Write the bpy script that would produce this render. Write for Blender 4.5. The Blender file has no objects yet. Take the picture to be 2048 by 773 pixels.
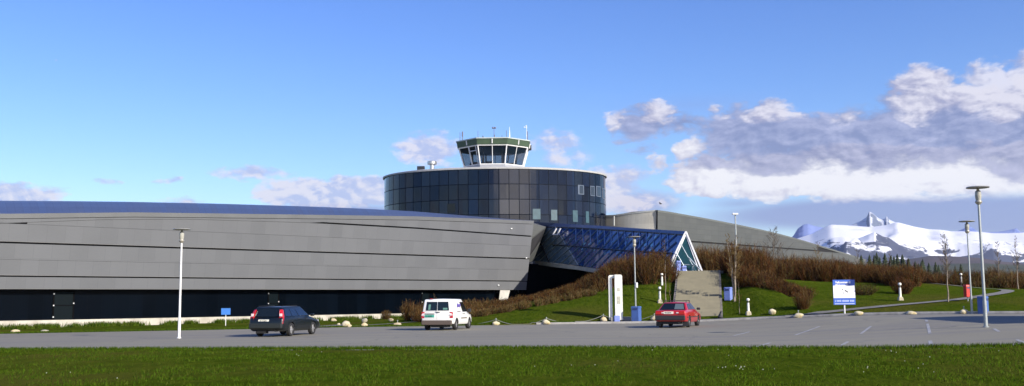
CLOUD_K = 0.60; SKY_TINT = (.93, .93, 1.06); SKY_S = .122; EXPO = .6
import bpy, bmesh, math, random
import numpy as np
from mathutils import Vector, Matrix, noise
R = math.radians
sc = bpy.context.scene
col = sc.collection
random.seed(7)
rng = np.random.default_rng(11)

# ------------------------------------------------------------------ camera
F = 1991.0                     # focal length in pixels of the 2048 px wide photograph
CZ = 1.64
CAM = Vector((0, 0, CZ))
th = math.atan((602 - 386.5) / F)
ro = R(0.5)
fwd = Vector((0, math.cos(th), math.sin(th)))
r0 = Vector((1, 0, 0)); u0 = Vector((0, -math.sin(th), math.cos(th)))
rt = r0 * math.cos(ro) - u0 * math.sin(ro)
up = u0 * math.cos(ro) + r0 * math.sin(ro)
cd = bpy.data.cameras.new('camera'); cam = bpy.data.objects.new('camera', cd); col.objects.link(cam)
M = Matrix((rt, up, -fwd)).transposed().to_4x4(); M.translation = CAM
cam.matrix_world = M
cd.sensor_width = 36; cd.lens = 36 * F / 2048; cd.clip_start = 0.1; cd.clip_end = 40000
sc.camera = cam

def ray(px, py):
    return fwd + rt * ((px - 1024) / F) + up * ((386.5 - py) / F)
def P(px, py, d):
    r = ray(px, py); return CAM + r * (d / r.y)

def sstep(a, b, x):
    t = min(1, max(0, (x - a) / (b - a))); return t * t * (3 - 2 * t)
def interp(x, pts):
    if x <= pts[0][0]: return pts[0][1]
    for (a, b), (c, d) in zip(pts, pts[1:]):
        if x <= c: return b + (d - b) * (x - a) / (c - a)
    return pts[-1][1]

# ------------------------------------------------------------------ ground shape
def base(x):
    return .005 * (min(60, max(-60, x)) + 15.7) + .5 * sstep(8, 24, x)
NEAR = [(-120, 60), (-19, 36.5), (0, 32.3), (8.5, 29.6), (11, 28.3), (14, 26.6), (60, 1)]
def near(x): return interp(x, NEAR)
KERB = [(-120, 55), (-31, 60.5), (-20, 63), (-12, 65), (-2, 65.3), (8, 64.6), (15, 62), (20, 58.5), (27, 53.5), (60, 36)]
def kerb(x): return interp(x, KERB)
CREST = [(-14, .0), (-9, .25), (-6, .55), (-3, .95), (1, 1.6), (5, 2.4), (8.5, 3.05), (12, 3.55), (17, 3.6), (20, 3.2), (25, 3.0), (32, 2.95), (40, 2.5), (60, 1.8), (90, 1.5)]
def hill(x, y):
    k = kerb(x) + 1.6
    c = max(0., interp(x, CREST) - (base(x) + .12 if x > -3 else 0))
    crest_y = 78 if x < 17 else 78 + (x - 17) * .35
    t = (y - k) / (crest_y - k)
    if t < 0: return 0
    if t < 1:
        h = c * (t * 1.12 - .12 * t * t * t if x < 19 else t * (.72 + .28 * t))
    else:
        h = c * 1.0 + (.012 * (y - crest_y) if x > 17 else 0) 
        h = min(h, c + .5)
        if x < 9: h *= 1 - sstep(84, 94, y) * sstep(9.5, 4, x)
        h *= 1 - .4 * sstep(150, 400, y)
    return h
S0 = P(1394, 633, 65.6); S0.z = base(S0.x) + .13; S1 = P(1397, 543.5, 78.5)
SD = (S1 - S0); SL = Vector((SD.x, SD.y, 0)).length; SDn = Vector((SD.x, SD.y, 0)).normalized()
def stairz(x, y):
    """height of the stair line and lateral distance from it"""
    v = Vector((x - S0.x, y - S0.y, 0)); t = v.dot(SDn); l = abs(v.x * SDn.y - v.y * SDn.x)
    return S0.z + (S1.z - S0.z) * min(1, max(0, t / SL)), l, t
def ground(x, y):
    g = ground_(x, y)
    if 9 < x < 20 and y > kerb(x) + .3:
        z, l, t = stairz(x, y)
        if t > -.2 and t < SL + 9:
            g = z - .16 + (g - z + .16) * sstep(1.75, 4.2, l)
    return g
def ground_(x, y):
    n = near(x); k = kerb(x)
    b = base(x)
    if y < n:
        return b + .07 + .05 * math.sin(x * .35 + y * .2) * sstep(0, 3, n - y)
    if y > k:
        g = b + .12 * sstep(-6, 2, x) + hill(x, y) - .12 * sstep(64, 76, y) * sstep(-3, -12, x)
        g += .05 * math.sin(x * .5 + 1.3) * math.sin(y * .45) * sstep(k + 2, k + 7, y)
        return g
    return b
def G(px, py, h=None):
    """ground point seen at a pixel"""
    f = h or ground
    r = ray(px, py); r = r / r.y
    d = 12.0; prev = d
    while d < 400:
        p = CAM + r * d
        if p.z < f(p.x, p.y):
            lo, hi = prev, d
            for _ in range(30):
                m = (lo + hi) / 2; p = CAM + r * m
                if p.z < f(p.x, p.y): hi = m
                else: lo = m
            return Vector((p.x, p.y, f(p.x, p.y)))
        prev = d; d += .1
    return CAM + r * 90
def ztop(p, px, py):
    """height above ground point p of the pixel row py"""
    r = ray(px, py); return (CAM + r * (p.y / r.y)).z - p.z

# ------------------------------------------------------------------ materials
MATS = {}
def nd(nt, t, **kw):
    n = nt.nodes.new(t)
    for k, v in kw.items():
        if k.startswith('i_'):
            n.inputs[k[2:].replace('_', ' ')].default_value = v
        else: setattr(n, k, v)
    return n
def rgba(c): return (c[0], c[1], c[2], 1)
def mat(name, c, rough=.6, metal=0., var=.0, scale=3., bump=0., c2=None, spec=.5, coat=0., obj=True, detail=5, trans=0, ior=1.5, bdist=.02, lo=.35, hi=.65):
    if name in MATS: return MATS[name]
    m = bpy.data.materials.new(name); m.use_nodes = True; nt = m.node_tree
    b = nt.nodes['Principled BSDF']
    b.inputs['Base Color'].default_value = rgba(c)
    b.inputs['Roughness'].default_value = rough
    b.inputs['Metallic'].default_value = metal
    b.inputs['Specular IOR Level'].default_value = spec
    b.inputs['Coat Weight'].default_value = coat
    b.inputs['IOR'].default_value = ior
    if trans: b.inputs['Transmission Weight'].default_value = trans
    if c2 is None and var: c2 = tuple(max(0, x * (1 - var)) for x in c)
    if c2 is not None or bump:
        tc = nd(nt, 'ShaderNodeTexCoord')
        n = nd(nt, 'ShaderNodeTexNoise'); n.inputs['Scale'].default_value = scale; n.inputs['Detail'].default_value = detail; n.inputs['Roughness'].default_value = .6
        if obj: nt.links.new(tc.outputs['Object'], n.inputs['Vector'])
        else:
            g = nd(nt, 'ShaderNodeNewGeometry'); nt.links.new(g.outputs['Position'], n.inputs['Vector'])
        if c2 is not None:
            mr = nd(nt, 'ShaderNodeMapRange'); mr.inputs['From Min'].default_value = lo; mr.inputs['From Max'].default_value = hi
            nt.links.new(n.outputs['Fac'], mr.inputs['Value'])
            mx = nd(nt, 'ShaderNodeMix', data_type='RGBA'); mx.inputs['A'].default_value = rgba(c); mx.inputs['B'].default_value = rgba(c2)
            nt.links.new(mr.outputs['Result'], mx.inputs['Factor']); nt.links.new(mx.outputs['Result'], b.inputs['Base Color'])
        if bump:
            bp = nd(nt, 'ShaderNodeBump'); bp.inputs['Strength'].default_value = bump; bp.inputs['Distance'].default_value = bdist
            nt.links.new(n.outputs['Fac'], bp.inputs['Height']); nt.links.new(bp.outputs['Normal'], b.inputs['Normal'])
    MATS[name] = m; return m

def mnode(nt, op, a, b=None, c=None, clamp=False):
    n = nt.nodes.new('ShaderNodeMath'); n.operation = op; n.use_clamp = clamp
    for i, v in enumerate((a, b, c)):
        if v is None: continue
        if hasattr(v, 'links'): nt.links.new(v, n.inputs[i])
        else: n.inputs[i].default_value = v
    return n.outputs[0]
def mixc(nt, f, a, b):
    n = nt.nodes.new('ShaderNodeMix'); n.data_type = 'RGBA'
    for k, v in (('Factor', f), ('A', a), ('B', b)):
        if hasattr(v, 'links'): nt.links.new(v, n.inputs[k])
        elif k == 'Factor': n.inputs[k].default_value = v
        else: n.inputs[k].default_value = rgba(v)
    return n.outputs['Result']
def mrange(nt, v, a, b, c=0., d=1., smooth=False):
    n = nt.nodes.new('ShaderNodeMapRange')
    if smooth: n.interpolation_type = 'SMOOTHSTEP'
    nt.links.new(v, n.inputs['Value'])
    for k, x in (('From Min', a), ('From Max', b), ('To Min', c), ('To Max', d)): n.inputs[k].default_value = x
    return n.outputs['Result']
def nz(nt, vec, scale, detail=4, rough=.55, dist=0.):
    n = nt.nodes.new('ShaderNodeTexNoise'); n.inputs['Scale'].default_value = scale; n.inputs['Detail'].default_value = detail
    n.inputs['Roughness'].default_value = rough; n.inputs['Distortion'].default_value = dist
    if vec is not None: nt.links.new(vec, n.inputs['Vector'])
    return n.outputs['Fac']
def blank(name):
    m = bpy.data.materials.new(name); m.use_nodes = True; nt = m.node_tree
    MATS[name] = m
    return m, nt, nt.nodes['Principled BSDF']

def panel_mat(name, c, pw, ph, rough, metal, dv=.12, seam=.0, seamw=.012, rvar=.1, spec=.5, tilt=0., grain=.06, stag=0., seamc=None, coat=0, svar=0.):
    """panels of pw x ph metres in UV space, each with its own tone, roughness and slight tilt"""
    m, nt, b = blank(name)
    uv = nd(nt, 'ShaderNodeUVMap')
    sx = nd(nt, 'ShaderNodeSeparateXYZ'); nt.links.new(uv.outputs['UV'], sx.inputs[0])
    v = mnode(nt, 'DIVIDE', sx.outputs[1], ph); vf = mnode(nt, 'FLOOR', v)
    u = mnode(nt, 'ADD', mnode(nt, 'DIVIDE', sx.outputs[0], pw), mnode(nt, 'MULTIPLY', vf, stag)); uf = mnode(nt, 'FLOOR', u)
    cx = nd(nt, 'ShaderNodeCombineXYZ'); nt.links.new(uf, cx.inputs[0]); nt.links.new(vf, cx.inputs[1])
    wn = nd(nt, 'ShaderNodeTexWhiteNoise', noise_dimensions='3D'); nt.links.new(cx.outputs[0], wn.inputs['Vector'])
    g = nd(nt, 'ShaderNodeNewGeometry')
    gr = nz(nt, g.outputs['Position'], .35, 6, .65)
    val = mnode(nt, 'ADD', mrange(nt, wn.outputs['Value'], 0, 1, 1 - dv, 1 + dv), mrange(nt, gr, .3, .7, -grain, grain))
    hs = nd(nt, 'ShaderNodeVectorMath', operation='SCALE'); hs.inputs[0].default_value = c; nt.links.new(val, hs.inputs['Scale'])
    colr = hs.outputs[0]
    fu = mnode(nt, 'FRACT', u); fv = mnode(nt, 'FRACT', v)
    eu = mnode(nt, 'LESS_THAN', mnode(nt, 'MINIMUM', fu, mnode(nt, 'SUBTRACT', 1, fu)), seamw / pw)
    ev = mnode(nt, 'LESS_THAN', mnode(nt, 'MINIMUM', fv, mnode(nt, 'SUBTRACT', 1, fv)), seamw / ph)
    e = mnode(nt, 'MULTIPLY', mnode(nt, 'MAXIMUM', eu, ev), seam)
    colr = mixc(nt, e, colr, seamc or tuple(x * .35 for x in c))
    nt.links.new(colr, b.inputs['Base Color'])
    nt.links.new(mnode(nt, 'ADD', mrange(nt, wn.outputs['Value'], 0, 1, rough - rvar * rough, rough + rvar * rough), mnode(nt, 'MULTIPLY', e, .4)), b.inputs['Roughness'])
    b.inputs['Metallic'].default_value = metal
    sr = nd(nt, 'ShaderNodeSeparateXYZ'); nt.links.new(wn.outputs['Color'], sr.inputs[0])
    nt.links.new(mnode(nt, 'MULTIPLY', mrange(nt, sr.outputs[1], 0, 1, spec * (1 - svar), spec), mnode(nt, 'SUBTRACT', 1, e)), b.inputs['Specular IOR Level']); b.inputs['Coat Weight'].default_value = coat
    if tilt:
        s = nd(nt, 'ShaderNodeVectorMath', operation='SUBTRACT'); nt.links.new(wn.outputs['Color'], s.inputs[0]); s.inputs[1].default_value = (.5, .5, .5)
        s2 = nd(nt, 'ShaderNodeVectorMath', operation='SCALE'); nt.links.new(s.outputs[0], s2.inputs[0]); s2.inputs['Scale'].default_value = tilt
        n3 = nd(nt, 'ShaderNodeTexNoise'); n3.inputs['Scale'].default_value = .5; nt.links.new(g.outputs['Position'], n3.inputs['Vector'])
        s4 = nd(nt, 'ShaderNodeVectorMath', operation='SUBTRACT'); nt.links.new(n3.outputs['Color'], s4.inputs[0]); s4.inputs[1].default_value = (.5, .5, .5)
        s5 = nd(nt, 'ShaderNodeVectorMath', operation='SCALE'); nt.links.new(s4.outputs[0], s5.inputs[0]); s5.inputs['Scale'].default_value = tilt * .8
        a = nd(nt, 'ShaderNodeVectorMath', operation='ADD'); nt.links.new(g.outputs['Normal'], a.inputs[0]); nt.links.new(s2.outputs[0], a.inputs[1])
        a2 = nd(nt, 'ShaderNodeVectorMath', operation='ADD'); nt.links.new(a.outputs[0], a2.inputs[0]); nt.links.new(s5.outputs[0], a2.inputs[1])
        nn = nd(nt, 'ShaderNodeVectorMath', operation='NORMALIZE'); nt.links.new(a2.outputs[0], nn.inputs[0])
        nt.links.new(nn.outputs[0], b.inputs['Normal'])
    return m

# ------------------------------------------------------------------ mesh helpers
def tag(o, label=None, cat=None, group=None, kind=None):
    if label: o['label'] = label
    if cat: o['category'] = cat
    if group: o['group'] = group
    if kind: o['kind'] = kind
    return o
def empty(name, loc=(0, 0, 0), rz=0, label=None, cat=None, group=None, kind=None):
    o = bpy.data.objects.new(name, None); col.objects.link(o); o.location = loc; o.rotation_euler = (0, 0, rz)
    return tag(o, label, cat, group, kind)

class MB:
    def __init__(s): s.v = []; s.f = []; s.m = []; s.uv = {}
    def add(s, vs, fs, mi=0, uvs=None):
        o = len(s.v); s.v += [tuple(p) for p in vs]
        for k, f in enumerate(fs):
            if uvs: s.uv[len(s.f)] = [uvs[i] for i in f]
            s.f.append(tuple(o + i for i in f)); s.m.append(mi)
        return s
    def box(s, c, d, rz=0, mi=0, taper=1., tilt=None):
        x, y, z = d[0] / 2, d[1] / 2, d[2] / 2
        vs = []
        for k in (-1, 1):
            t = 1 if k < 0 else taper
            for a, b in ((-1, -1), (1, -1), (1, 1), (-1, 1)):
                vs.append(Vector((a * x * t, b * y * t, k * z)))
        if tilt is not None: vs = [tilt @ v for v in vs]
        q = Matrix.Rotation(rz, 3, 'Z'); c = Vector(c)
        return s.add([q @ v + c for v in vs], [(0, 3, 2, 1), (4, 5, 6, 7), (0, 1, 5, 4), (1, 2, 6, 5), (2, 3, 7, 6), (3, 0, 4, 7)], mi)
    def tube(s, p, q, r1, r2=None, n=10, mi=0, caps=True):
        p = Vector(p); q = Vector(q); r2 = r1 if r2 is None else r2
        a = (q - p).normalized(); b = a.cross(Vector((0, 0, 1)) if abs(a.z) < .9 else Vector((1, 0, 0))).normalized(); c = a.cross(b)
        vs = []
        for cc, r in ((p, r1), (q, r2)):
            for i in range(n):
                t = 2 * math.pi * i / n; vs.append(cc + b * (r * math.cos(t)) + c * (r * math.sin(t)))
        fs = [(i, (i + 1) % n, n + (i + 1) % n, n + i) for i in range(n)]
        if caps: fs += [tuple(range(n))[::-1], tuple(range(n, 2 * n))]
        return s.add(vs, fs, mi)
    def lathe(s, prof, c=(0, 0, 0), n=16, mi=0):
        c = Vector(c); vs = []
        for r, z in prof:
            for i in range(n):
                t = 2 * math.pi * i / n; vs.append(c + Vector((r * math.cos(t), r * math.sin(t), z)))
        fs = []
        for k in range(len(prof) - 1):
            for i in range(n):
                j = (i + 1) % n; fs.append((k * n + i, k * n + j, (k + 1) * n + j, (k + 1) * n + i))
        fs += [tuple(range(n))[::-1], tuple((len(prof) - 1) * n + i for i in range(n))]
        return s.add(vs, fs, mi)
    def slab(s, pts, n, t, mi=0):
        """polygon pts (CCW seen from n) thickened by t against n"""
        n = Vector(n).normalized(); k = len(pts); pts = [Vector(p) for p in pts]
        vs = pts + [p - n * t for p in pts]
        fs = [tuple(range(k)), tuple(range(2 * k - 1, k - 1, -1))] + [(i, k + i, k + (i + 1) % k, (i + 1) % k) for i in range(k)]
        return s.add(vs, fs, mi)
    def build(s, name, mats, parent=None, smooth=None, bevel=None, seg=2, **tg):
        me = bpy.data.meshes.new(name); me.from_pydata(s.v, [], s.f)
        if not isinstance(mats, (list, tuple)): mats = [mats]
        for m in mats: me.materials.append(m)
        me.polygons.foreach_set('material_index', s.m)
        if s.uv:
            l = me.uv_layers.new(name='UVMap')
            for i, us in s.uv.items():
                p = me.polygons[i]
                for k, li in enumerate(p.loop_indices): l.data[li].uv = us[k]
        me.update()
        o = bpy.data.objects.new(name, me); col.objects.link(o)
        if not s.uv:
            bm = bmesh.new(); bm.from_mesh(me); bmesh.ops.recalc_face_normals(bm, faces=bm.faces); bm.to_mesh(me); bm.free()
        if bevel:
            md = o.modifiers.new('b', 'BEVEL'); md.width = bevel; md.segments = seg; md.limit_method = 'ANGLE'; md.angle_limit = R(30)
            bake(o)
        if smooth:
            for p in o.data.polygons: p.use_smooth = True
            o.data.set_sharp_from_angle(angle=R(smooth))
        if parent: o.parent = parent
        tag(o, **tg)
        return o
def bake(o):
    dg = bpy.context.evaluated_depsgraph_get()
    me = bpy.data.meshes.new_from_object(o.evaluated_get(dg), depsgraph=dg)
    old = o.data; o.modifiers.clear(); o.data = me; me.name = old.name
    bpy.data.meshes.remove(old)
def npmesh(name, v, f, mats, mi=None, smooth=False, parent=None, **tg):
    v = np.asarray(v, np.float32); f = np.asarray(f, np.int32); n, k = f.shape
    me = bpy.data.meshes.new(name)
    me.vertices.add(len(v)); me.vertices.foreach_set('co', v.ravel())
    me.loops.add(n * k); me.loops.foreach_set('vertex_index', f.ravel())
    me.polygons.add(n); me.polygons.foreach_set('loop_start', np.arange(0, n * k, k, dtype=np.int32))
    for m in (mats if isinstance(mats, (list, tuple)) else [mats]): me.materials.append(m)
    if mi is not None: me.polygons.foreach_set('material_index', np.asarray(mi, np.int32))
    if smooth: me.polygons.foreach_set('use_smooth', np.ones(n, bool))
    me.update(calc_edges=True); me.validate()
    o = bpy.data.objects.new(name, me); col.objects.link(o)
    if parent: o.parent = parent
    return tag(o, **tg)
def strip(name, xs, ya, yb, ny, zf, m, power=1., **tg):
    """sheet between curves ya(x) and yb(x)"""
    v = []
    for x in xs:
        a, b = ya(x), yb(x)
        for j in range(ny + 1):
            t = (j / ny) ** power; y = a + (b - a) * t; v.append((x, y, zf(x, y)))
    W = ny + 1
    f = [(i * W + j, (i + 1) * W + j, (i + 1) * W + j + 1, i * W + j + 1) for i in range(len(xs) - 1) for j in range(ny)]
    return npmesh(name, v, f, m, smooth=True, **tg)
def copy_tree(o, parent=None):
    c = o.copy(); col.objects.link(c)
    if parent: c.parent = parent
    for ch in o.children: copy_tree(ch, c)
    return c
# ------------------------------------------------------------------ light and sky
SUN_EL, SUN_AZ = R(26), math.atan2(.73, -.68)   # azimuth measured from +y towards +x
sd = Vector((math.sin(SUN_AZ) * math.cos(SUN_EL), math.cos(SUN_AZ) * math.cos(SUN_EL), math.sin(SUN_EL)))
sl = bpy.data.lights.new('sun', 'SUN'); sl.energy = 4.8; sl.angle = R(.5); sl.color = (1, .93, .81)
so = bpy.data.objects.new('sun', sl); col.objects.link(so); so.rotation_euler = sd.to_track_quat('Z', 'Y').to_euler(); so.location = (40, -30, 60)

w = bpy.data.worlds.new('World'); sc.world = w; w.use_nodes = True; nt = w.node_tree; nt.nodes.clear()
out = nd(nt, 'ShaderNodeOutputWorld')
sky = nd(nt, 'ShaderNodeTexSky', sky_type='NISHITA'); sky.sun_disc = False; sky.sun_elevation = SUN_EL; sky.sun_rotation = SUN_AZ
sky.air_density = 1.0; sky.dust_density = .3; sky.ozone_density = 2.6; sky.altitude = 10
tc = nd(nt, 'ShaderNodeTexCoord')
sx = nd(nt, 'ShaderNodeSeparateXYZ'); nt.links.new(tc.outputs['Generated'], sx.inputs[0])
ax = mnode(nt, 'MULTIPLY', mnode(nt, 'ARCTAN2', sx.outputs[0], sx.outputs[1]), 180 / math.pi)      # azimuth, degrees
el = mnode(nt, 'MULTIPLY', mnode(nt, 'ARCSINE', sx.outputs[2]), 180 / math.pi)                    # elevation, degrees
cv = nd(nt, 'ShaderNodeCombineXYZ'); nt.links.new(ax, cv.inputs[0]); nt.links.new(el, cv.inputs[1])
def azel(px, py):
    r = ray(px, py).normalized(); return math.degrees(math.atan2(r.x, r.y)), math.degrees(math.asin(r.z))
# domain warp
n1 = nd(nt, 'ShaderNodeTexNoise'); n1.inputs['Scale'].default_value = .9; n1.inputs['Detail'].default_value = 7; n1.inputs['Roughness'].default_value = .6
st = nd(nt, 'ShaderNodeVectorMath', operation='MULTIPLY'); nt.links.new(cv.outputs[0], st.inputs[0]); st.inputs[1].default_value = (.45, .8, 1)
nt.links.new(st.outputs[0], n1.inputs['Vector'])
s1 = nd(nt, 'ShaderNodeVectorMath', operation='SUBTRACT'); nt.links.new(n1.outputs['Color'], s1.inputs[0]); s1.inputs[1].default_value = (.5, .5, .5)
s2 = nd(nt, 'ShaderNodeVectorMath', operation='MULTIPLY'); nt.links.new(s1.outputs[0], s2.inputs[0]); s2.inputs[1].default_value = (2.6, 1.5, 0)
wp_ = nd(nt, 'ShaderNodeVectorMath', operation='ADD'); nt.links.new(cv.outputs[0], wp_.inputs[0]); nt.links.new(s2.outputs[0], wp_.inputs[1])
warp = wp_.outputs[0]
def blobs(vec, lst):
    acc = None
    for px, py, rx, ry, a in lst:
        ca, ce = azel(px, py); k = 0.0283 * 1.0
        rx *= k; ry *= k
        m = nd(nt, 'ShaderNodeVectorMath', operation='MULTIPLY_ADD'); nt.links.new(vec, m.inputs[0])
        m.inputs[1].default_value = (1 / rx, 1 / ry, 0); m.inputs[2].default_value = (-ca / rx, -ce / ry, 0)
        l = nd(nt, 'ShaderNodeVectorMath', operation='LENGTH'); nt.links.new(m.outputs[0], l.inputs[0])
        v = mnode(nt, 'MULTIPLY', mnode(nt, 'SUBTRACT', 1, l.outputs['Value'], clamp=True), a)
        if acc is None: acc = v
        else: acc = mnode(nt, 'SMOOTH_MAX', acc, v, .12)
    return acc
fine = nz(nt, st.outputs[0], 2.2, 8, .6, .3)
mid = nz(nt, st.outputs[0], .7, 6, .55, .4)
so_ = nd(nt, 'ShaderNodeVectorMath', operation='ADD'); nt.links.new(st.outputs[0], so_.inputs[0]); so_.inputs[1].default_value = (.10, .17, 0)
fine2 = nz(nt, so_.outputs[0], 2.2, 8, .6, .3); mid2 = nz(nt, so_.outputs[0], .7, 6, .55, .4)
relief = mnode(nt, 'ADD', mnode(nt, 'MULTIPLY', mnode(nt, 'SUBTRACT', fine, fine2), .7), mnode(nt, 'MULTIPLY', mnode(nt, 'SUBTRACT', mid, mid2), 2.2))
def fuzz(d, k, a, b):
    v = mnode(nt, 'ADD', d, mnode(nt, 'MULTIPLY', mnode(nt, 'SUBTRACT', fine, .5), k))
    v = mnode(nt, 'ADD', v, mnode(nt, 'MULTIPLY', mnode(nt, 'SUBTRACT', mid, .5), k))
    v = mnode(nt, 'MULTIPLY', v, mrange(nt, d, .07, .22))
    return mrange(nt, v, a, b, 0, 1, True)
# big dark-bellied cloud band with pale heads
dark = blobs(warp, [(1290, 248, 105, 50, .8), (1365, 250, 80, 42, .6), (1500, 270, 150, 80, 1), (1620, 285, 190, 75, 1), (1760, 275, 190, 85, 1.1), (1850, 235, 130, 110, 1.2),
                    (1960, 250, 170, 100, 1.2), (2080, 250, 200, 120, 1.3), (1430, 325, 95, 28, .5), (1555, 310, 160, 55, .9), (2200, 230, 260, 150, 1.3), (1260, 270, 70, 30, .4), (1290,300,60,22,.35)])
head = blobs(warp, [(1848, 190, 90, 70, 1.0), (2010, 175, 110, 75, 1.1), (1325, 225, 55, 38, .7), (1230, 240, 42, 34, .6), (2150, 150, 160, 90, 1.2), (1545, 225, 90, 38, .55), (1440, 225, 50, 30, .35), (1700, 235, 60, 30, .35), (1950, 170, 60, 60, .5)])
white = blobs(warp, [(1430, 355, 130, 50, 1.1), (1540, 355, 150, 62, 1.3), (1670, 350, 190, 68, 1.4), (1820, 350, 210, 66, 1.4), (1970, 345, 210, 64, 1.4), (2120, 345, 230, 70, 1.4), (1375, 300, 55, 32, .5), (1310, 330, 50, 40, .45), (1620, 325, 90, 40, .6),(1240,365,70,40,.35)])
pink = blobs(warp, [(855, 302, 85, 46, 1.05), (815, 300, 50, 26, .6), (1110, 290, 85, 46, .6), (1130, 318, 90, 40, .5), (15, 392, 110, 34, 1.3), (85, 390, 55, 26, .8), (370, 403, 70, 16, .6), (620, 388, 125, 40, 1.3), (715, 385, 120, 38, 1.3), (500, 350, 110, 22, .7), (565, 348, 50, 20, .5), (215, 365, 55, 14, .55), (335, 358, 40, 13, .5), (1230, 372, 100, 60, 1.0),
                    (1290, 400, 110, 38, .8), (1040, 300, 40, 60, .35), (900,330,60,20,.3)])
vio = blobs(cv.outputs[0], [(1750, 425, 420, 42, 1.3), (2050, 430, 320, 50, 1.3), (1930, 440, 300, 40, 1.0), (1490, 432, 70, 22, .5), (700, 425, 240, 26, .9), (1280, 410, 120, 40, .8), (1480, 408, 130, 24, .5), (1390, 210, 300, 40, .25)])
# generic cloud cover for the half of the sky behind the viewer
back = mnode(nt, 'MULTIPLY', mrange(nt, nz(nt, tc.outputs['Generated'], 3.2, 7, .6, .4), .48, .62, 0, 1, True), mrange(nt, mnode(nt, 'ABSOLUTE', ax), 60, 90))
back = mnode(nt, 'MULTIPLY', back, mrange(nt, el, 2, 34, 1, 0))
# bright cloud bank added low behind the viewer for the glass to reflect
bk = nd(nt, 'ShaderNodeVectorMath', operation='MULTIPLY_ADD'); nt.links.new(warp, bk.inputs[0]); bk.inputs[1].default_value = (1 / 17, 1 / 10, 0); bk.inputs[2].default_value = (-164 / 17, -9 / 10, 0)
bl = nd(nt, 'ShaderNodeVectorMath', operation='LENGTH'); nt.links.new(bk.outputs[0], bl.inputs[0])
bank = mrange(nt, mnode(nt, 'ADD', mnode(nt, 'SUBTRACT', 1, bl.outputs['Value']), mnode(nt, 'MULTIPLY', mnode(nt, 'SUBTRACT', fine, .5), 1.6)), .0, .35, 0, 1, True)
# flat, soft undersides
wbot = mrange(nt, el, azel(1700, 418)[1], azel(1700, 392)[1], 0, 1, True)
m_dark = fuzz(dark, 1.0, .08, .52); m_head = fuzz(head, .95, .10, .46)
m_white = mnode(nt, 'MULTIPLY', fuzz(white, 1.0, .10, .40), wbot)
m_pink = fuzz(pink, .9, .08, .55); m_vio = mrange(nt, vio, .0, .7, 0, .85, True)
skyc = sky.outputs[0]
def bg(c, s=1.):
    b = nd(nt, 'ShaderNodeBackground')
    if hasattr(c, 'links'): nt.links.new(c, b.inputs[0])
    else: b.inputs[0].default_value = rgba(c)
    b.inputs[1].default_value = s; return b.outputs[0]
def mixs(f, a, b):
    m = nd(nt, 'ShaderNodeMixShader'); nt.links.new(f, m.inputs[0]); nt.links.new(a, m.inputs[1]); nt.links.new(b, m.inputs[2]); return m.outputs[0]
K = CLOUD_K
def kc(*c): return tuple(x * K for x in c)
tint = nd(nt, 'ShaderNodeVectorMath', operation='MULTIPLY'); nt.links.new(skyc, tint.inputs[0]); tint.inputs[1].default_value = SKY_TINT
hs_ = nd(nt, 'ShaderNodeHueSaturation'); hs_.inputs['Saturation'].default_value = 1.22; nt.links.new(tint.outputs[0], hs_.inputs['Color'])
vm = nd(nt, 'ShaderNodeMix', data_type='RGBA', blend_type='MULTIPLY'); nt.links.new(mrange(nt, el, 4, 26, 0, .9), vm.inputs['Factor']); nt.links.new(hs_.outputs[0], vm.inputs['A']); vm.inputs['B'].default_value = (.98, .74, .98, 1)
res = bg(vm.outputs['Result'], SKY_S)
res = mixs(m_vio, res, bg(kc(.34, .41, .74)))
res = mixs(mnode(nt, 'MULTIPLY', m_pink, .85), res, bg(mixc(nt, mrange(nt, mnode(nt, 'ADD', mid, relief), .35, .62), kc(.60, .66, .95), kc(1.0, .95, 1.02))))
wc = mixc(nt, mrange(nt, mnode(nt, 'ADD', white, mnode(nt, 'MULTIPLY', relief, 1.6)), .05, .75), kc(.72, .72, .88), kc(1.12, 1.12, 1.16))
res = mixs(m_white, res, bg(wc))
dk = mixc(nt, mrange(nt, mnode(nt, 'ADD', mnode(nt, 'ADD', mnode(nt, 'MULTIPLY', mid, .7), mnode(nt, 'MULTIPLY', fine, .3)), mnode(nt, 'MULTIPLY', relief, .55)), .34, .80), kc(.28, .32, .55), kc(.60, .62, .86))
res = mixs(mnode(nt, 'MULTIPLY', m_dark, .88), res, bg(dk))
hd = mixc(nt, mrange(nt, mnode(nt, 'ADD', mnode(nt, 'MULTIPLY', head, .6), mnode(nt, 'MULTIPLY', relief, 1.6)), -.05, .5), kc(.50, .51, .72), kc(.98, .96, 1.06))
res = mixs(mnode(nt, 'MULTIPLY', m_head, .85), res, bg(hd))
res = mixs(mnode(nt, 'MULTIPLY', back, .9), res, bg(mixc(nt, mrange(nt, fine, .35, .65), kc(.5, .5, .6), kc(1, .95, .9))))
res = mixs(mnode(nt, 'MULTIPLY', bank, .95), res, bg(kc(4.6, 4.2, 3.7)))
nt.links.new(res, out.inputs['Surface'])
w.cycles.sampling_method = 'MANUAL'; w.cycles.sample_map_resolution = 512
sc.view_settings.view_transform = 'Standard'; sc.view_settings.look = 'None'; sc.view_settings.gamma = 1; sc.view_settings.use_curve_mapping = False
sc.view_settings.exposure = EXPO

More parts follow.
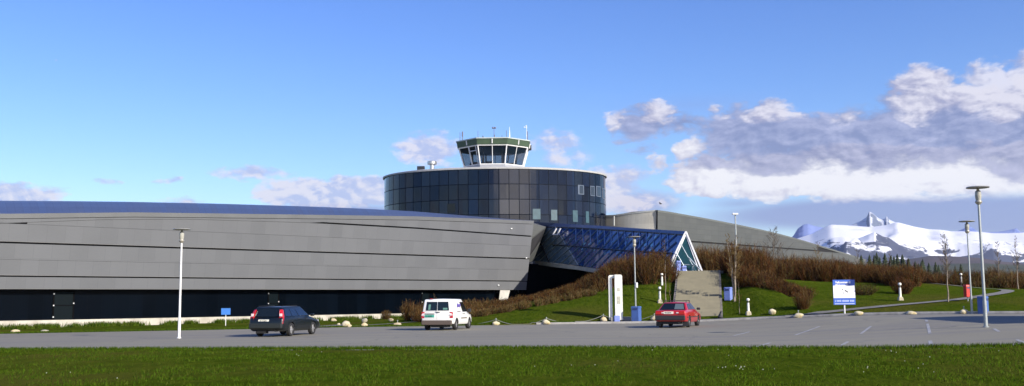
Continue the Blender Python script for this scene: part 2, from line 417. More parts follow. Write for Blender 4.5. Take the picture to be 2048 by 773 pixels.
# ------------------------------------------------------------------ ground materials
def lawn_mat():
    m, nt, b = blank('lawn_grass')
    g = nd(nt, 'ShaderNodeNewGeometry'); p = g.outputs['Position']
    a = nz(nt, p, .45, 5, .6); c = nz(nt, p, 6., 6, .7); e = nz(nt, p, .12, 3, .5)
    st = nd(nt, 'ShaderNodeVectorMath', operation='MULTIPLY'); nt.links.new(p, st.inputs[0]); st.inputs[1].default_value = (1, .35, 1)
    c3 = nz(nt, st.outputs[0], 3., 5, .7)
    k = mixc(nt, mrange(nt, a, .3, .7), (.046, .078, .005), (.080, .102, .009))
    k = mixc(nt, mrange(nt, c3, .4, .68), k, (.032, .058, .003))
    k = mixc(nt, mnode(nt, 'MULTIPLY', mrange(nt, c, .5, .75), .6), k, (.085, .10, .013))
    k = mixc(nt, mnode(nt, 'MULTIPLY', mrange(nt, e, .5, .66), .6), k, (.095, .083, .018))
    nt.links.new(k, b.inputs['Base Color']); b.inputs['Roughness'].default_value = 1; b.inputs['Specular IOR Level'].default_value = .0
    bp = nd(nt, 'ShaderNodeBump'); bp.inputs['Strength'].default_value = .9; bp.inputs['Distance'].default_value = .12
    nt.links.new(mnode(nt, 'ADD', c, c3), bp.inputs['Height']); nt.links.new(bp.outputs[0], b.inputs['Normal'])
    return m
def asphalt_mat():
    m, nt, b = blank('asphalt')
    g = nd(nt, 'ShaderNodeNewGeometry'); p = g.outputs['Position']
    a = nz(nt, p, .12, 5, .6, .5); c = nz(nt, p, 14., 4, .7); v = nd(nt, 'ShaderNodeTexVoronoi', feature='DISTANCE_TO_EDGE'); v.inputs['Scale'].default_value = .09
    wv = nd(nt, 'ShaderNodeVectorMath', operation='ADD'); nt.links.new(p, wv.inputs[0])
    nn = nd(nt, 'ShaderNodeTexNoise'); nn.inputs['Scale'].default_value = .3; nn.inputs['Detail'].default_value = 5; nt.links.new(p, nn.inputs['Vector'])
    sc_ = nd(nt, 'ShaderNodeVectorMath', operation='SCALE'); nt.links.new(nn.outputs['Color'], sc_.inputs[0]); sc_.inputs['Scale'].default_value = 5; nt.links.new(sc_.outputs[0], wv.inputs[1])
    nt.links.new(wv.outputs[0], v.inputs['Vector'])
    k = mixc(nt, mrange(nt, a, .3, .7), (.212, .196, .138), (.247, .229, .165))
    k = mixc(nt, mnode(nt, 'MULTIPLY', mrange(nt, c, .4, .7), .35), k, (.15, .14, .125))
    k = mixc(nt, mnode(nt, 'MULTIPLY', mrange(nt, v.outputs['Distance'], .0, .006, 1, 0), .6), k, (.05, .05, .05))
    k = mixc(nt, mnode(nt, 'MULTIPLY', mrange(nt, nz(nt, p, .9, 3, .5), .66, .72), .5), k, (.10, .095, .085))
    k = mixc(nt, mnode(nt, 'MULTIPLY', mrange(nt, nz(nt, p, .05, 2, .5), .5, .53), .22), k, (.15, .14, .125))
    st = nd(nt, 'ShaderNodeVectorMath', operation='MULTIPLY'); nt.links.new(p, st.inputs[0]); st.inputs[1].default_value = (.05, .6, 1)
    k = mixc(nt, mnode(nt, 'MULTIPLY', mrange(nt, nz(nt, st.outputs[0], 1., 4, .6), .50, .62), .55), k, (.165, .155, .14))
    nt.links.new(k, b.inputs['Base Color']); b.inputs['Roughness'].default_value = .85
    bp = nd(nt, 'ShaderNodeBump'); bp.inputs['Strength'].default_value = .4; bp.inputs['Distance'].default_value = .01
    nt.links.new(c, bp.inputs['Height']); nt.links.new(bp.outputs[0], b.inputs['Normal'])
    return m
LAWN = lawn_mat(); ASPH = asphalt_mat()
CONC = mat('concrete_kerb', (.34, .33, .30), .85, c2=(.22, .21, .19), scale=2.5, bump=.3, obj=False)
PAVE = mat('pavement', (.25, .245, .235), .85, c2=(.18, .175, .165), scale=1.2, bump=.2, obj=False)

def frange(a, b, n): return [a + (b - a) * i / n for i in range(n + 1)]
xs = frange(-120, -40, 16)[:-1] + frange(-40, 40, 160)[:-1] + frange(40, 120, 16)
strip('lawn', xs, lambda x: -60, near, 60, ground, LAWN, power=.7, kind='structure')
nzc = lambda x: near(x) - .25
strip('car_park', xs, nzc, lambda x: kerb(x) + .1, 40, lambda x, y: base(x) + (.0 if y > near(x) + .3 else .0), ASPH, kind='structure')
strip('hillside', xs, lambda x: kerb(x) - .02 + (.0), lambda x: 170, 130, lambda x, y: ground(x, y), LAWN, power=1.5, kind='structure')
# wide land out to the mountains
v = []; f = []
ring = [170, 260, 420, 700, 1200, 2200, 4200, 9000]
angs = frange(-75, 75, 60)
for r_ in ring:
    for a in angs:
        x = math.tan(R(a)) * 170 if r_ == 170 else math.sin(R(a)) * r_ * 1.0
        y = 170 if r_ == 170 else max(171, math.cos(R(a)) * r_)
        z = (ground(max(-120, min(120, x)), 169.5) - .1) if r_ == 170 else (1.6 if r_ > 300 else 1.4)
        v.append((x, y, z))
W = len(angs)
for i in range(len(ring) - 1):
    for j in range(W - 1): f.append((i * W + j, i * W + j + 1, (i + 1) * W + j + 1, (i + 1) * W + j))
MOOR = mat('moor', (.06, .05, .03), .95, c2=(.03, .04, .02), scale=.01, obj=False)
npmesh('terrain', v, f, MOOR, smooth=True, kind='structure')
# sides and rear so that the ground reaches the horizon all round
mb = MB()
for (x0, x1, y0, y1) in ((-3000, -120, -3000, 170), (120, 3000, -3000, 170), (-120, 120, -3000, -60)):
    mb.add([(x0, y0, .1), (x1, y0, .1), (x1, y1, .1), (x0, y1, .1)], [(0, 1, 2, 3)])
mb.build('meadow', LAWN, kind='structure')

# kerb and pavement on the far side
def curb_line(name, xa, xb, off, wd, h0, h1, m, zf, n=90, **tg):
    v = []; f = []
    X = frange(xa, xb, n)
    for x in X:
        y = kerb(x) + off; z = zf(x, y)
        v += [(x, y, z + h0), (x, y, z + h1), (x, y + wd, z + h1), (x, y + wd, z + h0)]
    for i in range(n):
        for a in range(4):
            b = (a + 1) % 4; f.append((i * 4 + a, i * 4 + b, i * 4 + 4 + b, i * 4 + 4 + a))
    return npmesh(name, v, f, m, **tg)
curb_line('kerb', 1.5, 60, -.05, .16, -.1, .135, CONC, lambda x, y: base(x), kind='structure')
curb_line('pavement', 4.0, 60, .112, 1.35, -.08, .128, PAVE, lambda x, y: base(x), kind='structure')
# worn gravelly margin along the kerb foot
strip('road_edge_grit', frange(1.5, 34, 80), lambda x: kerb(x) - .55 - .2 * math.sin(x * 1.3), lambda x: kerb(x) - .06, 2, lambda x, y: base(x) + .004,
      mat('grit', (.27, .255, .22), .95, c2=(.17, .165, .155), scale=5, obj=False), kind='structure')

# footpath across the lawn on the right
def path_strip(name, pts, wd, m, lift=.03, **tg):
    # resample
    P_ = []
    for (a, b) in zip(pts, pts[1:]):
        n = max(2, int((Vector(b) - Vector(a)).length / .6))
        for i in range(n): P_.append(Vector(a).lerp(Vector(b), i / n))
    P_.append(Vector(pts[-1]))
    for _ in range(6):
        P_ = [P_[0]] + [(P_[i - 1] + P_[i] * 2 + P_[i + 1]) / 4 for i in range(1, len(P_) - 1)] + [P_[-1]]
    v = []; f = []
    for i, p in enumerate(P_):
        t = (P_[min(i + 1, len(P_) - 1)] - P_[max(i - 1, 0)]); t.z = 0; t.normalize(); nrm = Vector((-t.y, t.x, 0))
        for k in range(5):
            q = p + nrm * (wd * (k - 2) / 4); v.append((q.x, q.y, ground(q.x, q.y) + lift + .02))
    for i in range(len(P_) - 1):
        for k in range(4): f.append((i * 5 + k, i * 5 + k + 1, i * 5 + 6 + k, i * 5 + 5 + k))
    return npmesh(name, v, f, m, smooth=True, **tg)
GRAV = mat('path_gravel', (.20, .19, .165), .95, c2=(.14, .135, .11), scale=2, obj=False, bump=.2)
pp = [G(1570, 633), G(1640, 627), G(1730, 618), G(1830, 609), G(1930, 599), G(1985, 591), G(2020, 583)]
pp = [Vector((p.x, p.y, 0)) for p in pp]
e = pp[-1]
pp += [e + Vector((1.5, 5, 0)), e + Vector((0, 10, 0)), e + Vector((-4, 14, 0))]
path_strip('footpath', [tuple(p) for p in pp], .85, GRAV, kind='structure')
# thin trodden path near the building on the left
path_strip('trodden_path', [(-13.5, 67, 0), (-10, 70, 0), (-5, 73, 0), (0, 74.5, 0)], .8, GRAV, lift=.0, kind='structure')
# drive that leaves the car park towards the building
DR = mat('drive', (.19, .18, .17), .9, c2=(.15, .145, .14), scale=1, obj=False)
strip('drive_road', frange(-14.5, -11.8, 8), lambda x: kerb(x) - .3, lambda x: 72 + (x + 14) * .5, 12, lambda x, y: ground(x, max(y, kerb(x) + .05)) + .03, DR, kind='structure')

# bay markings
PAINT = mat('road_paint', (.42, .42, .41), .8, c2=(.17, .17, .17), scale=7, obj=False, lo=.42, hi=.62)
rd = lambda x, y: base(x)
for (a, b) in (((1504, 696), (1541, 686)), ((1682, 692), (1696, 684)), ((1722, 668), (1742, 653)), ((1590, 671), (1640, 653)), ((1468, 672), (1500, 664)),
               ((1855, 648), (1860, 668)), ((1860, 682), (1863, 692)), ((1988, 658), (1998, 664)), ((2034, 680), (2050, 687)), ((1852,640),(1854,644))):
    p = G(*a, h=rd); q = G(*b, h=rd); d = (q - p); d.z = 0; L = d.length; d.normalize(); nn = Vector((-d.y, d.x, 0)) * .055
    n = 6; mb = MB()
    for i in range(n):
        s0 = p + d * L * i / n; s1 = p + d * L * (i + 1) / n
        vs = [s0 - nn, s1 - nn, s1 + nn, s0 + nn]
        mb.add([(t.x, t.y, base(t.x) + .006) for t in vs], [(0, 1, 2, 3)])
    mb.build('parking_line', PAINT, kind='structure')
# ------------------------------------------------------------------ museum building
CLAD = panel_mat('zinc_cladding', (.124, .129, .138), 1.45, 1.35, .6, .0, dv=.038, seam=.2, seamw=.012, rvar=.15, stag=.37, grain=.035)
CLAD2 = panel_mat('zinc_cladding_far', (.105, .110, .105), 2.2, .78, .5, .25, dv=.05, seam=.25, seamw=.02, stag=.0, grain=.04)
BRIGHT = panel_mat('pale_metal', (.38, .36, .31), 3.0, 1.4, .38, .35, dv=.10, seam=.25, seamw=.02, grain=.12)
ROOFM = panel_mat('roof_metal', (.10, .125, .20), .6, 30, .42, .45, dv=.04, seam=.1, seamw=.02, grain=.05)
TRIM = mat('zinc_trim', (.26, .26, .26), .45, .3, var=.15, scale=.6)
DARKGAP = mat('shadow_gap', (.012, .012, .014), .8)
NAVY = panel_mat('dark_glass_wall', (.0012, .0028, .0055), 1.2, 3.2, .25, 0, dv=.3, seam=.5, seamw=.02, spec=.06, tilt=.0, grain=.1)
PLINTH = mat('plinth_concrete', (.52, .49, .41), .85, c2=(.36, .33, .27), scale=.9, bump=.2, obj=False)
WHITEM = mat('white_frame', (.78, .78, .76), .4, var=.12, scale=1.5)

mus = empty('museum', (-10, 100, 0), 0, 'long grey metal clad museum with round dark glass hall and control cabin on top', 'museum')
MI = Matrix.Translation((10, -100, 0))
def mbuild(mb, name, mats, parent=None, **k):
    o = mb.build(name, mats, **k)
    o.parent = parent or mus
    o.matrix_parent_inverse = MI if parent is None else Matrix.Identity(4)
    return o

A0 = Vector((-41, 80, 0)); WU = Vector((42.6, 40, 0)).normalized(); WN = Vector((WU.y, -WU.x, 0)); SEND = 58.44
def wp(s, z, off=0.): 
    p = A0 + WU * s + WN * (.17 * (z - 2.93) + off); p.z = z; return p
def zt(s): return interp(s, [(-70, 6.6), (0, 8.9), (10, 9.55), (28.6, 10.3), (41, 10.78), (58.5, 11.15)])
def z3(s): return interp(s, [(-70, 5.9), (0, 8.15), (7, 8.75), (15, 9.2), (28, 9.47), (41, 9.45), (58.5, 9.22)])
SS = frange(-70, SEND, 88)
mb = MB()
def band(lo, hi, off=0.):
    prev = None
    for s in SS:
        a, b = lo(s), hi(s)
        if b - a < .02: prev = None; continue
        if prev is not None:
            s0, a0, b0 = prev
            vs = [wp(s0, a0, off), wp(s, a, off), wp(s, b, off), wp(s0, b0, off), wp(s0, a0, off - .22), wp(s, a, off - .22), wp(s, b, off - .22), wp(s0, b0, off - .22)]
            uv = [(s0, a0), (s, a), (s, b), (s0, b0)] * 2
            mb.add(vs, [(0, 1, 2, 3), (4, 5, 1, 0), (3, 2, 6, 7)], 0, uv)
        prev = (s, a, b)
    s, a, b = prev
    mb.add([wp(s, a, off), wp(s, a, off - .22), wp(s, b, off - .22), wp(s, b, off)], [(0, 1, 2, 3)], 0, [(s, a), (s + .2, a), (s + .2, b), (s, b)])
cap = lambda z: (lambda s: min(z, z3(s) - .015))
g3 = lambda s: z3(s) + (.02 if s < 28.4 else .15)
band(lambda s: 2.93, lambda s: 3.90)
band(lambda s: 4.03, lambda s: 5.275)
band(lambda s: 5.29, lambda s: 6.56)
band(lambda s: min(6.72, z3(s)-.04), cap(8.145))
band(lambda s: min(8.16, z3(s)), lambda s: z3(s))
band(g3, lambda s: max(g3(s), zt(s) - .42), .03)
mbuild(mb, 'cladding', CLAD)
# backing seen as black through the open joints
mb = MB()
for s0, s1 in zip(SS, SS[1:]):
    mb.add([wp(s0, 2.95, -.2), wp(s1, 2.95, -.2), wp(s1, zt(s1) - .1, -.2), wp(s0, zt(s0) - .1, -.2)], [(0, 1, 2, 3)])
mb.add([wp(SEND, 2.93, -.21), wp(SEND, 2.93, -9), wp(SEND, zt(SEND) - .1, -9), wp(SEND, zt(SEND) - .1, -.21)], [(0, 1, 2, 3)])
mbuild(mb, 'joint_backing', DARKGAP)
# bright drip edges under each band, eaves coping
for lo in (lambda s: 2.925, lambda s: 4.02, lambda s: 6.71 if z3(s) > 6.8 else 6.7):
    mb = MB()
    for s0, s1 in zip(SS, SS[1:]):
        mb.add([wp(s0, lo(s0), .02), wp(s1, lo(s1), .02), wp(s1, lo(s1) + .035, .02), wp(s0, lo(s0) + .035, .02), wp(s0, lo(s0), -.2), wp(s1, lo(s1), -.2)], [(0, 1, 2, 3), (4, 5, 1, 0)])
    mbuild(mb, 'drip_edge', TRIM)
mb = MB()
for s0, s1 in zip(SS, SS[1:]):
    a0, a1 = zt(s0), zt(s1)
    mb.add([wp(s0, a0 - .38, .07), wp(s1, a1 - .38, .07), wp(s1, a1, .07), wp(s0, a0, .07), wp(s0, a0, -.5), wp(s1, a1, -.5), wp(s0, a0 - .38, -.2), wp(s1, a1 - .38, -.2)],
           [(0, 1, 2, 3), (3, 2, 5, 4), (6, 7, 1, 0)], 0)
mbuild(mb, 'eaves_coping', mat('eaves_metal', (.17, .175, .18), .5, .25, var=.12, scale=.4))
# roof sheet rising from the eaves to the ridge
ridge_px = [(-700, 402, 25), (-300, 401.5, 22), (0, 403, 14), (130, 403.5, 13.5), (250, 405, 13), (420, 408, 12.5), (610, 413.5, 11), (720, 418, 10), (820, 423.5, 8.5), (900, 430.5, 7), (960, 436, 5), (1010, 440, 3), (1058, 443.5, 1.5)]
RP = []
for px, py, k in ridge_px:
    r = ray(px, 500); r = r / r.y
    # depth of the facade line at this column
    t = (80 * r.x + 41) / (42.6 - 40 * r.x); d = 80 + 40 * t; s = t * 58.44
    if px < -200: s = max(s, -68); d = 80 + 40 * s / 58.44
    RP.append((min(s, SEND), P(px, py, d + k)))
def ridge(s):
    for (a, p), (b, q) in zip(RP, RP[1:]):
        if s <= b: return p.lerp(q, max(0, (s - a) / (b - a)))
    return RP[-1][1]
mb = MB()
for s0, s1 in zip(SS, SS[1:]):
    if s0 < RP[0][0]: continue
    for k in range(4):
        pts = []
        for s, q in ((s0, k / 4), (s1, k / 4), (s1, (k + 1) / 4), (s0, (k + 1) / 4)):
            a = wp(s, zt(s) + .004, -.02); b = ridge(s); p = a.lerp(b, q); p.z += .35 * math.sin(math.pi * q) * (b - a).length / 14; pts.append(p)
        mb.add(pts, [(0, 1, 2, 3)], 0, [(s0, k), (s1, k), (s1, k + 1), (s0, k + 1)])
    a, b = ridge(s0), ridge(s1)
    mb.add([a, b, b + Vector((-6, 18, -5)), a + Vector((-6, 18, -5))], [(0, 1, 2, 3)], 0, [(s0, 0), (s1, 0), (s1, 9), (s0, 9)])
mbuild(mb, 'roof', ROOFM)
# soffit, recessed dark ground floor, plinth
mb = MB()
s0, s1 = -70, SEND - .3
def w0(s, z, off): p = A0 + WU * s + WN * off; p.z = z; return p
mb.add([wp(s0, 2.94, -.01), wp(s1, 2.94, -.01), w0(s1, 2.94, -.95), w0(s0, 2.94, -.95)], [(0, 1, 2, 3)])
mbuild(mb, 'soffit', mat('soffit_metal', (.10, .10, .11), .6))
mb = MB()
mb.add([w0(s0, -1, -.9), w0(s1, -1, -.9), w0(s1, 2.96, -.9), w0(s0, 2.96, -.9)], [(0, 1, 2, 3)], 0, [(s0, 0), (s1, 0), (s1, 3.2), (s0, 3.2)])
mb.add([w0(s1, -1, -.9), w0(s1, -1, -14), w0(s1, 9, -14), w0(s1, 2.96, -.9)], [(0, 1, 2, 3)], 0, [(s0, 0), (s1, 0), (s1, 3.2), (s0, 3.2)])
mbuild(mb, 'ground_floor_wall', NAVY)
mb = MB()
mb.add([w0(s0, -1.2, -.55), w0(SEND - 6, -1.2, -.55), w0(SEND - 6, .38, -.55), w0(s0, .38, -.55), w0(s0, .38, -.9), w0(SEND - 6, .38, -.9)], [(0, 1, 2, 3), (3, 2, 5, 4)])
mbuild(mb, 'plinth', PLINTH)
# doors in the dark wall: frame, leaf and small bright hinges
DOORF = mat('door_frame', (.001, .001, .0015), .6, spec=.05); DOORL = mat('door_leaf', (.0025, .006, .008), .4, spec=.08); STEEL = mat('bright_steel', (.8, .8, .8), .3, .6)
def s_at(px):
    r = ray(px, 560); r = r / r.y; return (80 * r.x + 41) / (42.6 - 40 * r.x) * 58.44
for px, hw in ((114, .75), (540, .5), (848, .45)):
    s = s_at(px) + .9
    mb = MB()
    def bx(sa, sb, za, zb, off, t=.06):
        mb.add([w0(sa, za, off), w0(sb, za, off), w0(sb, zb, off), w0(sa, zb, off), w0(sa, za, off - t), w0(sb, za, off - t), w0(sb, zb, off - t), w0(sa, zb, off - t)],
               [(0, 1, 2, 3), (4, 5, 1, 0), (1, 5, 6, 2), (3, 2, 6, 7), (4, 0, 3, 7)])
    bx(s - hw - .12, s - hw, .4, 2.8, -.84); bx(s + hw, s + hw + .12, .4, 2.8, -.84); bx(s - hw, s + hw, 2.7, 2.8, -.84); bx(s - hw, s + hw, 1.55, 1.62, -.842)
    fr = mbuild(mb, 'door', DOORF)
    mb = MB(); bx(s - hw, s + hw, .4, 2.7, -.865, .03); l = mb.build('door_leaf', DOORL, parent=fr)
    mb = MB()
    for (q, z) in ((s - hw - .06, 2.55), (s - hw - .06, 1.58), (s - hw - .06, .62), (s + hw + .06, 1.75)):
        mb = MB(); bx(q - .05, q + .05, z - .05, z + .05, -.8, .05); mb.build('hinge', STEEL, parent=fr)
# small bulkhead lamps on the cladding
for px, py in ((1009, 459), (1045, 517), (995, 571)):
    s = s_at(px); r = ray(px, py); p = CAM + r * ((A0 + WU * s).y / r.y)
    q = wp(min(s, SEND - .2), p.z, .06); mb = MB(); mb.lathe([(.02, -.07), (.11, -.05), (.12, 0), (.09, .05), (.02, .07)], q, 10)
    mbuild(mb, 'bulkhead_lamp', mat('lamp_glass_white', (.85, .85, .82), .3), smooth=40)
# slanted concrete pier under the wing tip
mb = MB(); pb = P(1003, 607, 117.2); pb.z = .8
t0 = P(1000, 581, 117.2); t1 = P(1020, 581, 117.2); b0 = P(996, 612, 117.2); b1 = P(1012, 612, 117.2)
mb.slab([b0, b1, t1, t0], (0, -1, 0), .5); mbuild(mb, 'pier', mat('pier_concrete', (.72, .69, .60), .7, var=.25, scale=1.2), bevel=.04)

# end facet of the wing
mb = MB()
TL = P(1056, 446, 119.6); TR = P(1092, 454, 121.6); BR = P(1066, 523.5, 122.4); BL = P(1051.5, 526, 119.9)
ML = TL.lerp(BL, .5); MR = TR.lerp(BR, .43)
def quad(mb, a, b, c, d, mi=0, n=1):
    w_ = (b - a).length; h = (d - a).length; mb.add([a, b, c, d], [(0, 1, 2, 3)], mi, [(0, 0), (w_, 0), (w_, h), (0, h)])
quad(mb, BL, BR, MR, ML); quad(mb, ML + Vector((0, 0, .1)), MR + Vector((0, 0, .1)), TR, TL)
mbuild(mb, 'end_facet', CLAD2)
mb = MB(); mb.slab([BL + Vector((0, .1, 0)), BR + Vector((0, .1, 0)), TR + Vector((0, .1, 0)), TL + Vector((0, .1, 0))], (0, -1, 0), .15); mbuild(mb, 'facet_backing', DARKGAP)

# ---- sloping glass gallery with a gabled entrance
AP = P(1372, 464, 85.8)
tops = [P(1092, 454.5, 130.0), P(1112, 455.5, 126), P(1150, 457, 118.5), P(1200, 459.5, 110), P(1280, 465, 98), P(1368, 471.5, 86.0)]
bots = [P(1066, 522, 131), P(1158, 531.5, 114.5), P(1190, 537, 107), P(1240, 541, 99.5), P(1290, 543, 92), P(1334, 545, 85.2)]
def curve(pts, t):
    k = t * (len(pts) - 1); i = min(int(k), len(pts) - 2); return pts[i].lerp(pts[i + 1], k - i)
tops_u = [0, .07, .2, .38, .68, 1]; bots_u = [0, .33, .45, .64, .83, 1]
def cu(pts, us, t):
    for i in range(len(us) - 1):
        if t <= us[i + 1]: return pts[i].lerp(pts[i + 1], (t - us[i]) / (us[i + 1] - us[i]))
    return pts[-1]
def GP(t, w_, off=0.):
    p = cu(bots, bots_u, min(1, max(0, t))).lerp(cu(tops, tops_u, min(1, max(0, t))), w_)
    return p + Vector((-.82, -.3, .45)).normalized() * off
def glassmat(name, c, c2, lo, hi):
    m, nt, b = blank(name)
    g = nd(nt, 'ShaderNodeNewGeometry'); v = nd(nt, 'ShaderNodeTexVoronoi'); v.inputs['Scale'].default_value = .8; nt.links.new(g.outputs['Position'], v.inputs['Vector'])
    n_ = nz(nt, g.outputs['Position'], 1.1, 4, .6, 1.)
    nt.links.new(mixc(nt, mrange(nt, n_, lo, hi), c, c2), b.inputs['Base Color'])
    b.inputs['Roughness'].default_value = .12; b.inputs['Specular IOR Level'].default_value = .45
    s = nd(nt, 'ShaderNodeVectorMath', operation='SUBTRACT'); nt.links.new(v.outputs['Color'], s.inputs[0]); s.inputs[1].default_value = (.5, .5, .5)
    s2 = nd(nt, 'ShaderNodeVectorMath', operation='SCALE'); nt.links.new(s.outputs[0], s2.inputs[0]); s2.inputs['Scale'].default_value = .12
    a = nd(nt, 'ShaderNodeVectorMath', operation='ADD'); nt.links.new(g.outputs['Normal'], a.inputs[0]); nt.links.new(s2.outputs[0], a.inputs[1])
    nt.links.new(a.outputs[0], b.inputs['Normal']); return m
BLUE = glassmat('deep_blue_glass', (.003, .034, .16), (.009, .08, .29), .42, .62)
GREYG = glassmat('grey_blue_glass', (.085, .14, .20), (.12, .19, .25), .4, .6)
mb = MB(); NT, NW = 44, 8
mr_ = MB(); quad(mr_, BR, bots[0], tops[0], TR); quad(mr_, TR, tops[0], P(1060, 443.5, 132.5), TL); mbuild(mr_, 'facet_return', CLAD2)
def in_grey(t, w_):   # facet left of the diagonal crease
    return t < .33 + (.07 - .33) * w_
for i in range(NT):
    for k in range(NW):
        t0, t1, w0_, w1_ = i / NT, (i + 1) / NT, k / NW, (k + 1) / NW
        mb.add([GP(t0, w0_), GP(t1, w0_), GP(t1, w1_), GP(t0, w1_)], [(0, 1, 2, 3)], 1 if in_grey((t0 + t1) / 2, (w0_ + w1_) / 2) else 0)
gal = mbuild(mb, 'glass_gallery', [BLUE, GREYG])
def bar(mb, a, b, r, mi=0): mb.tube(a, b, r, n=4, mi=mi, caps=False)
MULL = mat('mullion_blue_grey', (.24, .36, .58), .4, .3); MULD = mat('mullion_dark', (.01, .012, .02), .5)
MULG = mat('mullion_grey', (.34, .40, .44), .4, .3)
mb = MB(); md = MB(); mg = MB()
n = 19
for i in range(-3, n):
    t = i / n; dt = .16
    # slanting bars running up to the right, stopping at edges
    pts = [(t + dt * w_, w_) for w_ in frange(0, 1, 10)]
    for (a, b) in zip(pts, pts[1:]):
        if a[0] < 0 or b[0] > .985: continue
        g_ = in_grey((a[0] + b[0]) / 2, (a[1] + b[1]) / 2)
        bar(mg if g_ else mb, GP(*a, .06), GP(*b, .06), .075 if not g_ else .06)
    # opposite thin bars in the upper half only: diamond pattern
    if i % 1 == 0 and .12 < t < .97:
        q = [(t + .055, .97), (t + .10, .58)]
        if q[1][0] < .98: bar(mb, GP(*q[0], .05), GP(*q[1], .05), .05)
        q = [(t + .035, .62), (t+.018, .5)]
for a, b in zip(frange(.1, .98, 30), frange(.1, .98, 30)[1:]): bar(md, GP(a, .5, .09), GP(b, .5, .09), .07)
bar(md, GP(0.0, .57, .09), GP(.13, 0, .09), .09)
bar(mg, GP(.33, 0, .1), GP(.07, 1, .1), .06)
mb.build('glazing_bar', MULL, parent=gal); md.build('black_rail', MULD, parent=gal); mg.build('crease_bar', MULG, parent=gal)
# opened ventilation flap in white near the top left
mb = MB()
q = [P(1106, 470, 124), P(1113, 457, 124), P(1121, 457, 122.6), P(1115, 470, 122.6)]
for a, b in ((0, 1), (2, 3), (3, 0)): bar(mb, q[a], q[b], .09)
mb.build('vent_flap', WHITEM, parent=gal)
# cyan glints of the glass, painted as pale patches on the panes
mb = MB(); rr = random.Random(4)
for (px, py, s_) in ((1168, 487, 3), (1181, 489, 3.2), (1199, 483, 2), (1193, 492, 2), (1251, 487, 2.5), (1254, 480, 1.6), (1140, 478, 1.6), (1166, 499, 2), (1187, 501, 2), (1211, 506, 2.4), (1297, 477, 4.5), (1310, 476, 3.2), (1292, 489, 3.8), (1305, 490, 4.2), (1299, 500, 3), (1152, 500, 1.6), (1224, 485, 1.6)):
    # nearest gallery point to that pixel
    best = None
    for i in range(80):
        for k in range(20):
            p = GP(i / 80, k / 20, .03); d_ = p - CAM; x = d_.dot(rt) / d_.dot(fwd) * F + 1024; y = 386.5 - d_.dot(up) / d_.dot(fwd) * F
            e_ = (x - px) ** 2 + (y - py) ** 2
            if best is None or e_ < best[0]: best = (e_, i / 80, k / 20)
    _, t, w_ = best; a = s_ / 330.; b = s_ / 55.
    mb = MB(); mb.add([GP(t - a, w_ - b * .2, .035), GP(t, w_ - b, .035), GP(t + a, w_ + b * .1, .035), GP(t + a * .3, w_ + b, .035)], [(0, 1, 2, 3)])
    mb.build('painted_glint', mat('pale_cyan_glint', (.22, .50, .66), .25, spec=.6), parent=gal)
# roof of the gallery: a narrow slope facing the viewer above the glass, rear slope beyond
rid = [P(1060, 443.5, 132.5), P(1112, 447, 128), P(1150, 449.3, 120.3), P(1200, 452, 111.5), P(1280, 457.5, 99), P(1372, 463, 86.2)]
mb = MB(); e_ = tops
for i in range(5):
    quad(mb, e_[i] + Vector((0, -.06, -.02)), e_[i + 1] + Vector((0, -.06, -.02)), rid[i + 1], rid[i])
    quad(mb, rid[i], rid[i + 1], rid[i + 1] + Vector((1.3, .6, -3.4)), rid[i] + Vector((1.6, .8, -4)))
mbuild(mb, 'gallery_roof', ROOFM)
mb = MB()
for i in range(5): 
    mb.slab([e_[i] + Vector((0, -.1, -.09)), e_[i + 1] + Vector((0, -.1, -.09)), e_[i + 1] + Vector((0, -.1, .09)), e_[i] + Vector((0, -.1, .09))], (0, -1, 0), .1)
mbuild(mb, 'gallery_eaves', MULD)
# pale sill below the glass
mb = MB(); b_ = [P(1066, 524, 130.8), P(1112, 530.5, 122), P(1158, 535.5, 114.3), P(1190, 540.5, 106.8), P(1240, 545, 99.3)]
for i in range(4): mb.slab([b_[i] + Vector((0, 0, -.28)), b_[i + 1] + Vector((0, 0, -.28)), b_[i + 1] + Vector((0, 0, .16)), b_[i] + Vector((0, 0, .16))], (0, -1, 0), .5)
mbuild(mb, 'gallery_sill', mat('sill_pale', (.50, .49, .44), .6, var=.2, scale=.8))
mb = MB()
for i in range(4): mb.add([b_[i] + Vector((0, .3, -.27)), b_[i + 1] + Vector((0, .3, -.27)), b_[i + 1] + Vector((4, 9, -.27)), b_[i] + Vector((4, 9, -.27))], [(0, 1, 2, 3)])
mbuild(mb, 'gallery_soffit', mat('soffit_dark', (.03, .03, .035), .7))
# dark undercroft wall behind
mb = MB(); quad(mb, Vector((-3, 133, -.5)), Vector((13, 122, -.5)), Vector((13, 122, 5.6)), Vector((-3, 133, 6.8)))
mbuild(mb, 'undercroft_wall', NAVY)
# gable: white A frame, glass, door
FL = P(1333, 545, 85.2); FR = P(1405, 545, 84.6); gn = (FR - FL).cross(AP - FL).normalized()
if gn.y > 0: gn = -gn
mb = MB()
def frame_bar(a, b, w_, d_, mb):
    ax = (b - a).normalized(); sd_ = ax.cross(gn).normalized() * w_ / 2
    mb.slab([a - sd_, b - sd_, b + sd_, a + sd_] if (b - a).cross(sd_).dot(gn) > 0 else [a + sd_, b + sd_, b - sd_, a - sd_], gn, d_)
for w_, o_, ins in ((.135, .12, 0), (.085, .06, .30)):
    cen = (FL + FR + AP) / 3
    a, b, c = [p.lerp(cen, ins * .38) + gn * o_ for p in (FL, AP, FR)]
    if ins: a = FL + (FR - FL).normalized() * .24 + gn * o_; c = FR - (FR - FL).normalized() * .24 + gn * o_
    frame_bar(a, b, w_, .12, mb); frame_bar(c, b, w_, .12, mb)
gab = mbuild(mb, 'gable_frame', WHITEM)
GG = mat('gable_glass', (.012, .045, .05), .08, spec=.6, c2=(.02, .07, .075), scale=.9)
mb = MB(); mb.slab([FL, FR, AP], gn, .04); mb.build('gable_glass', GG, parent=gab)
mb = MB()
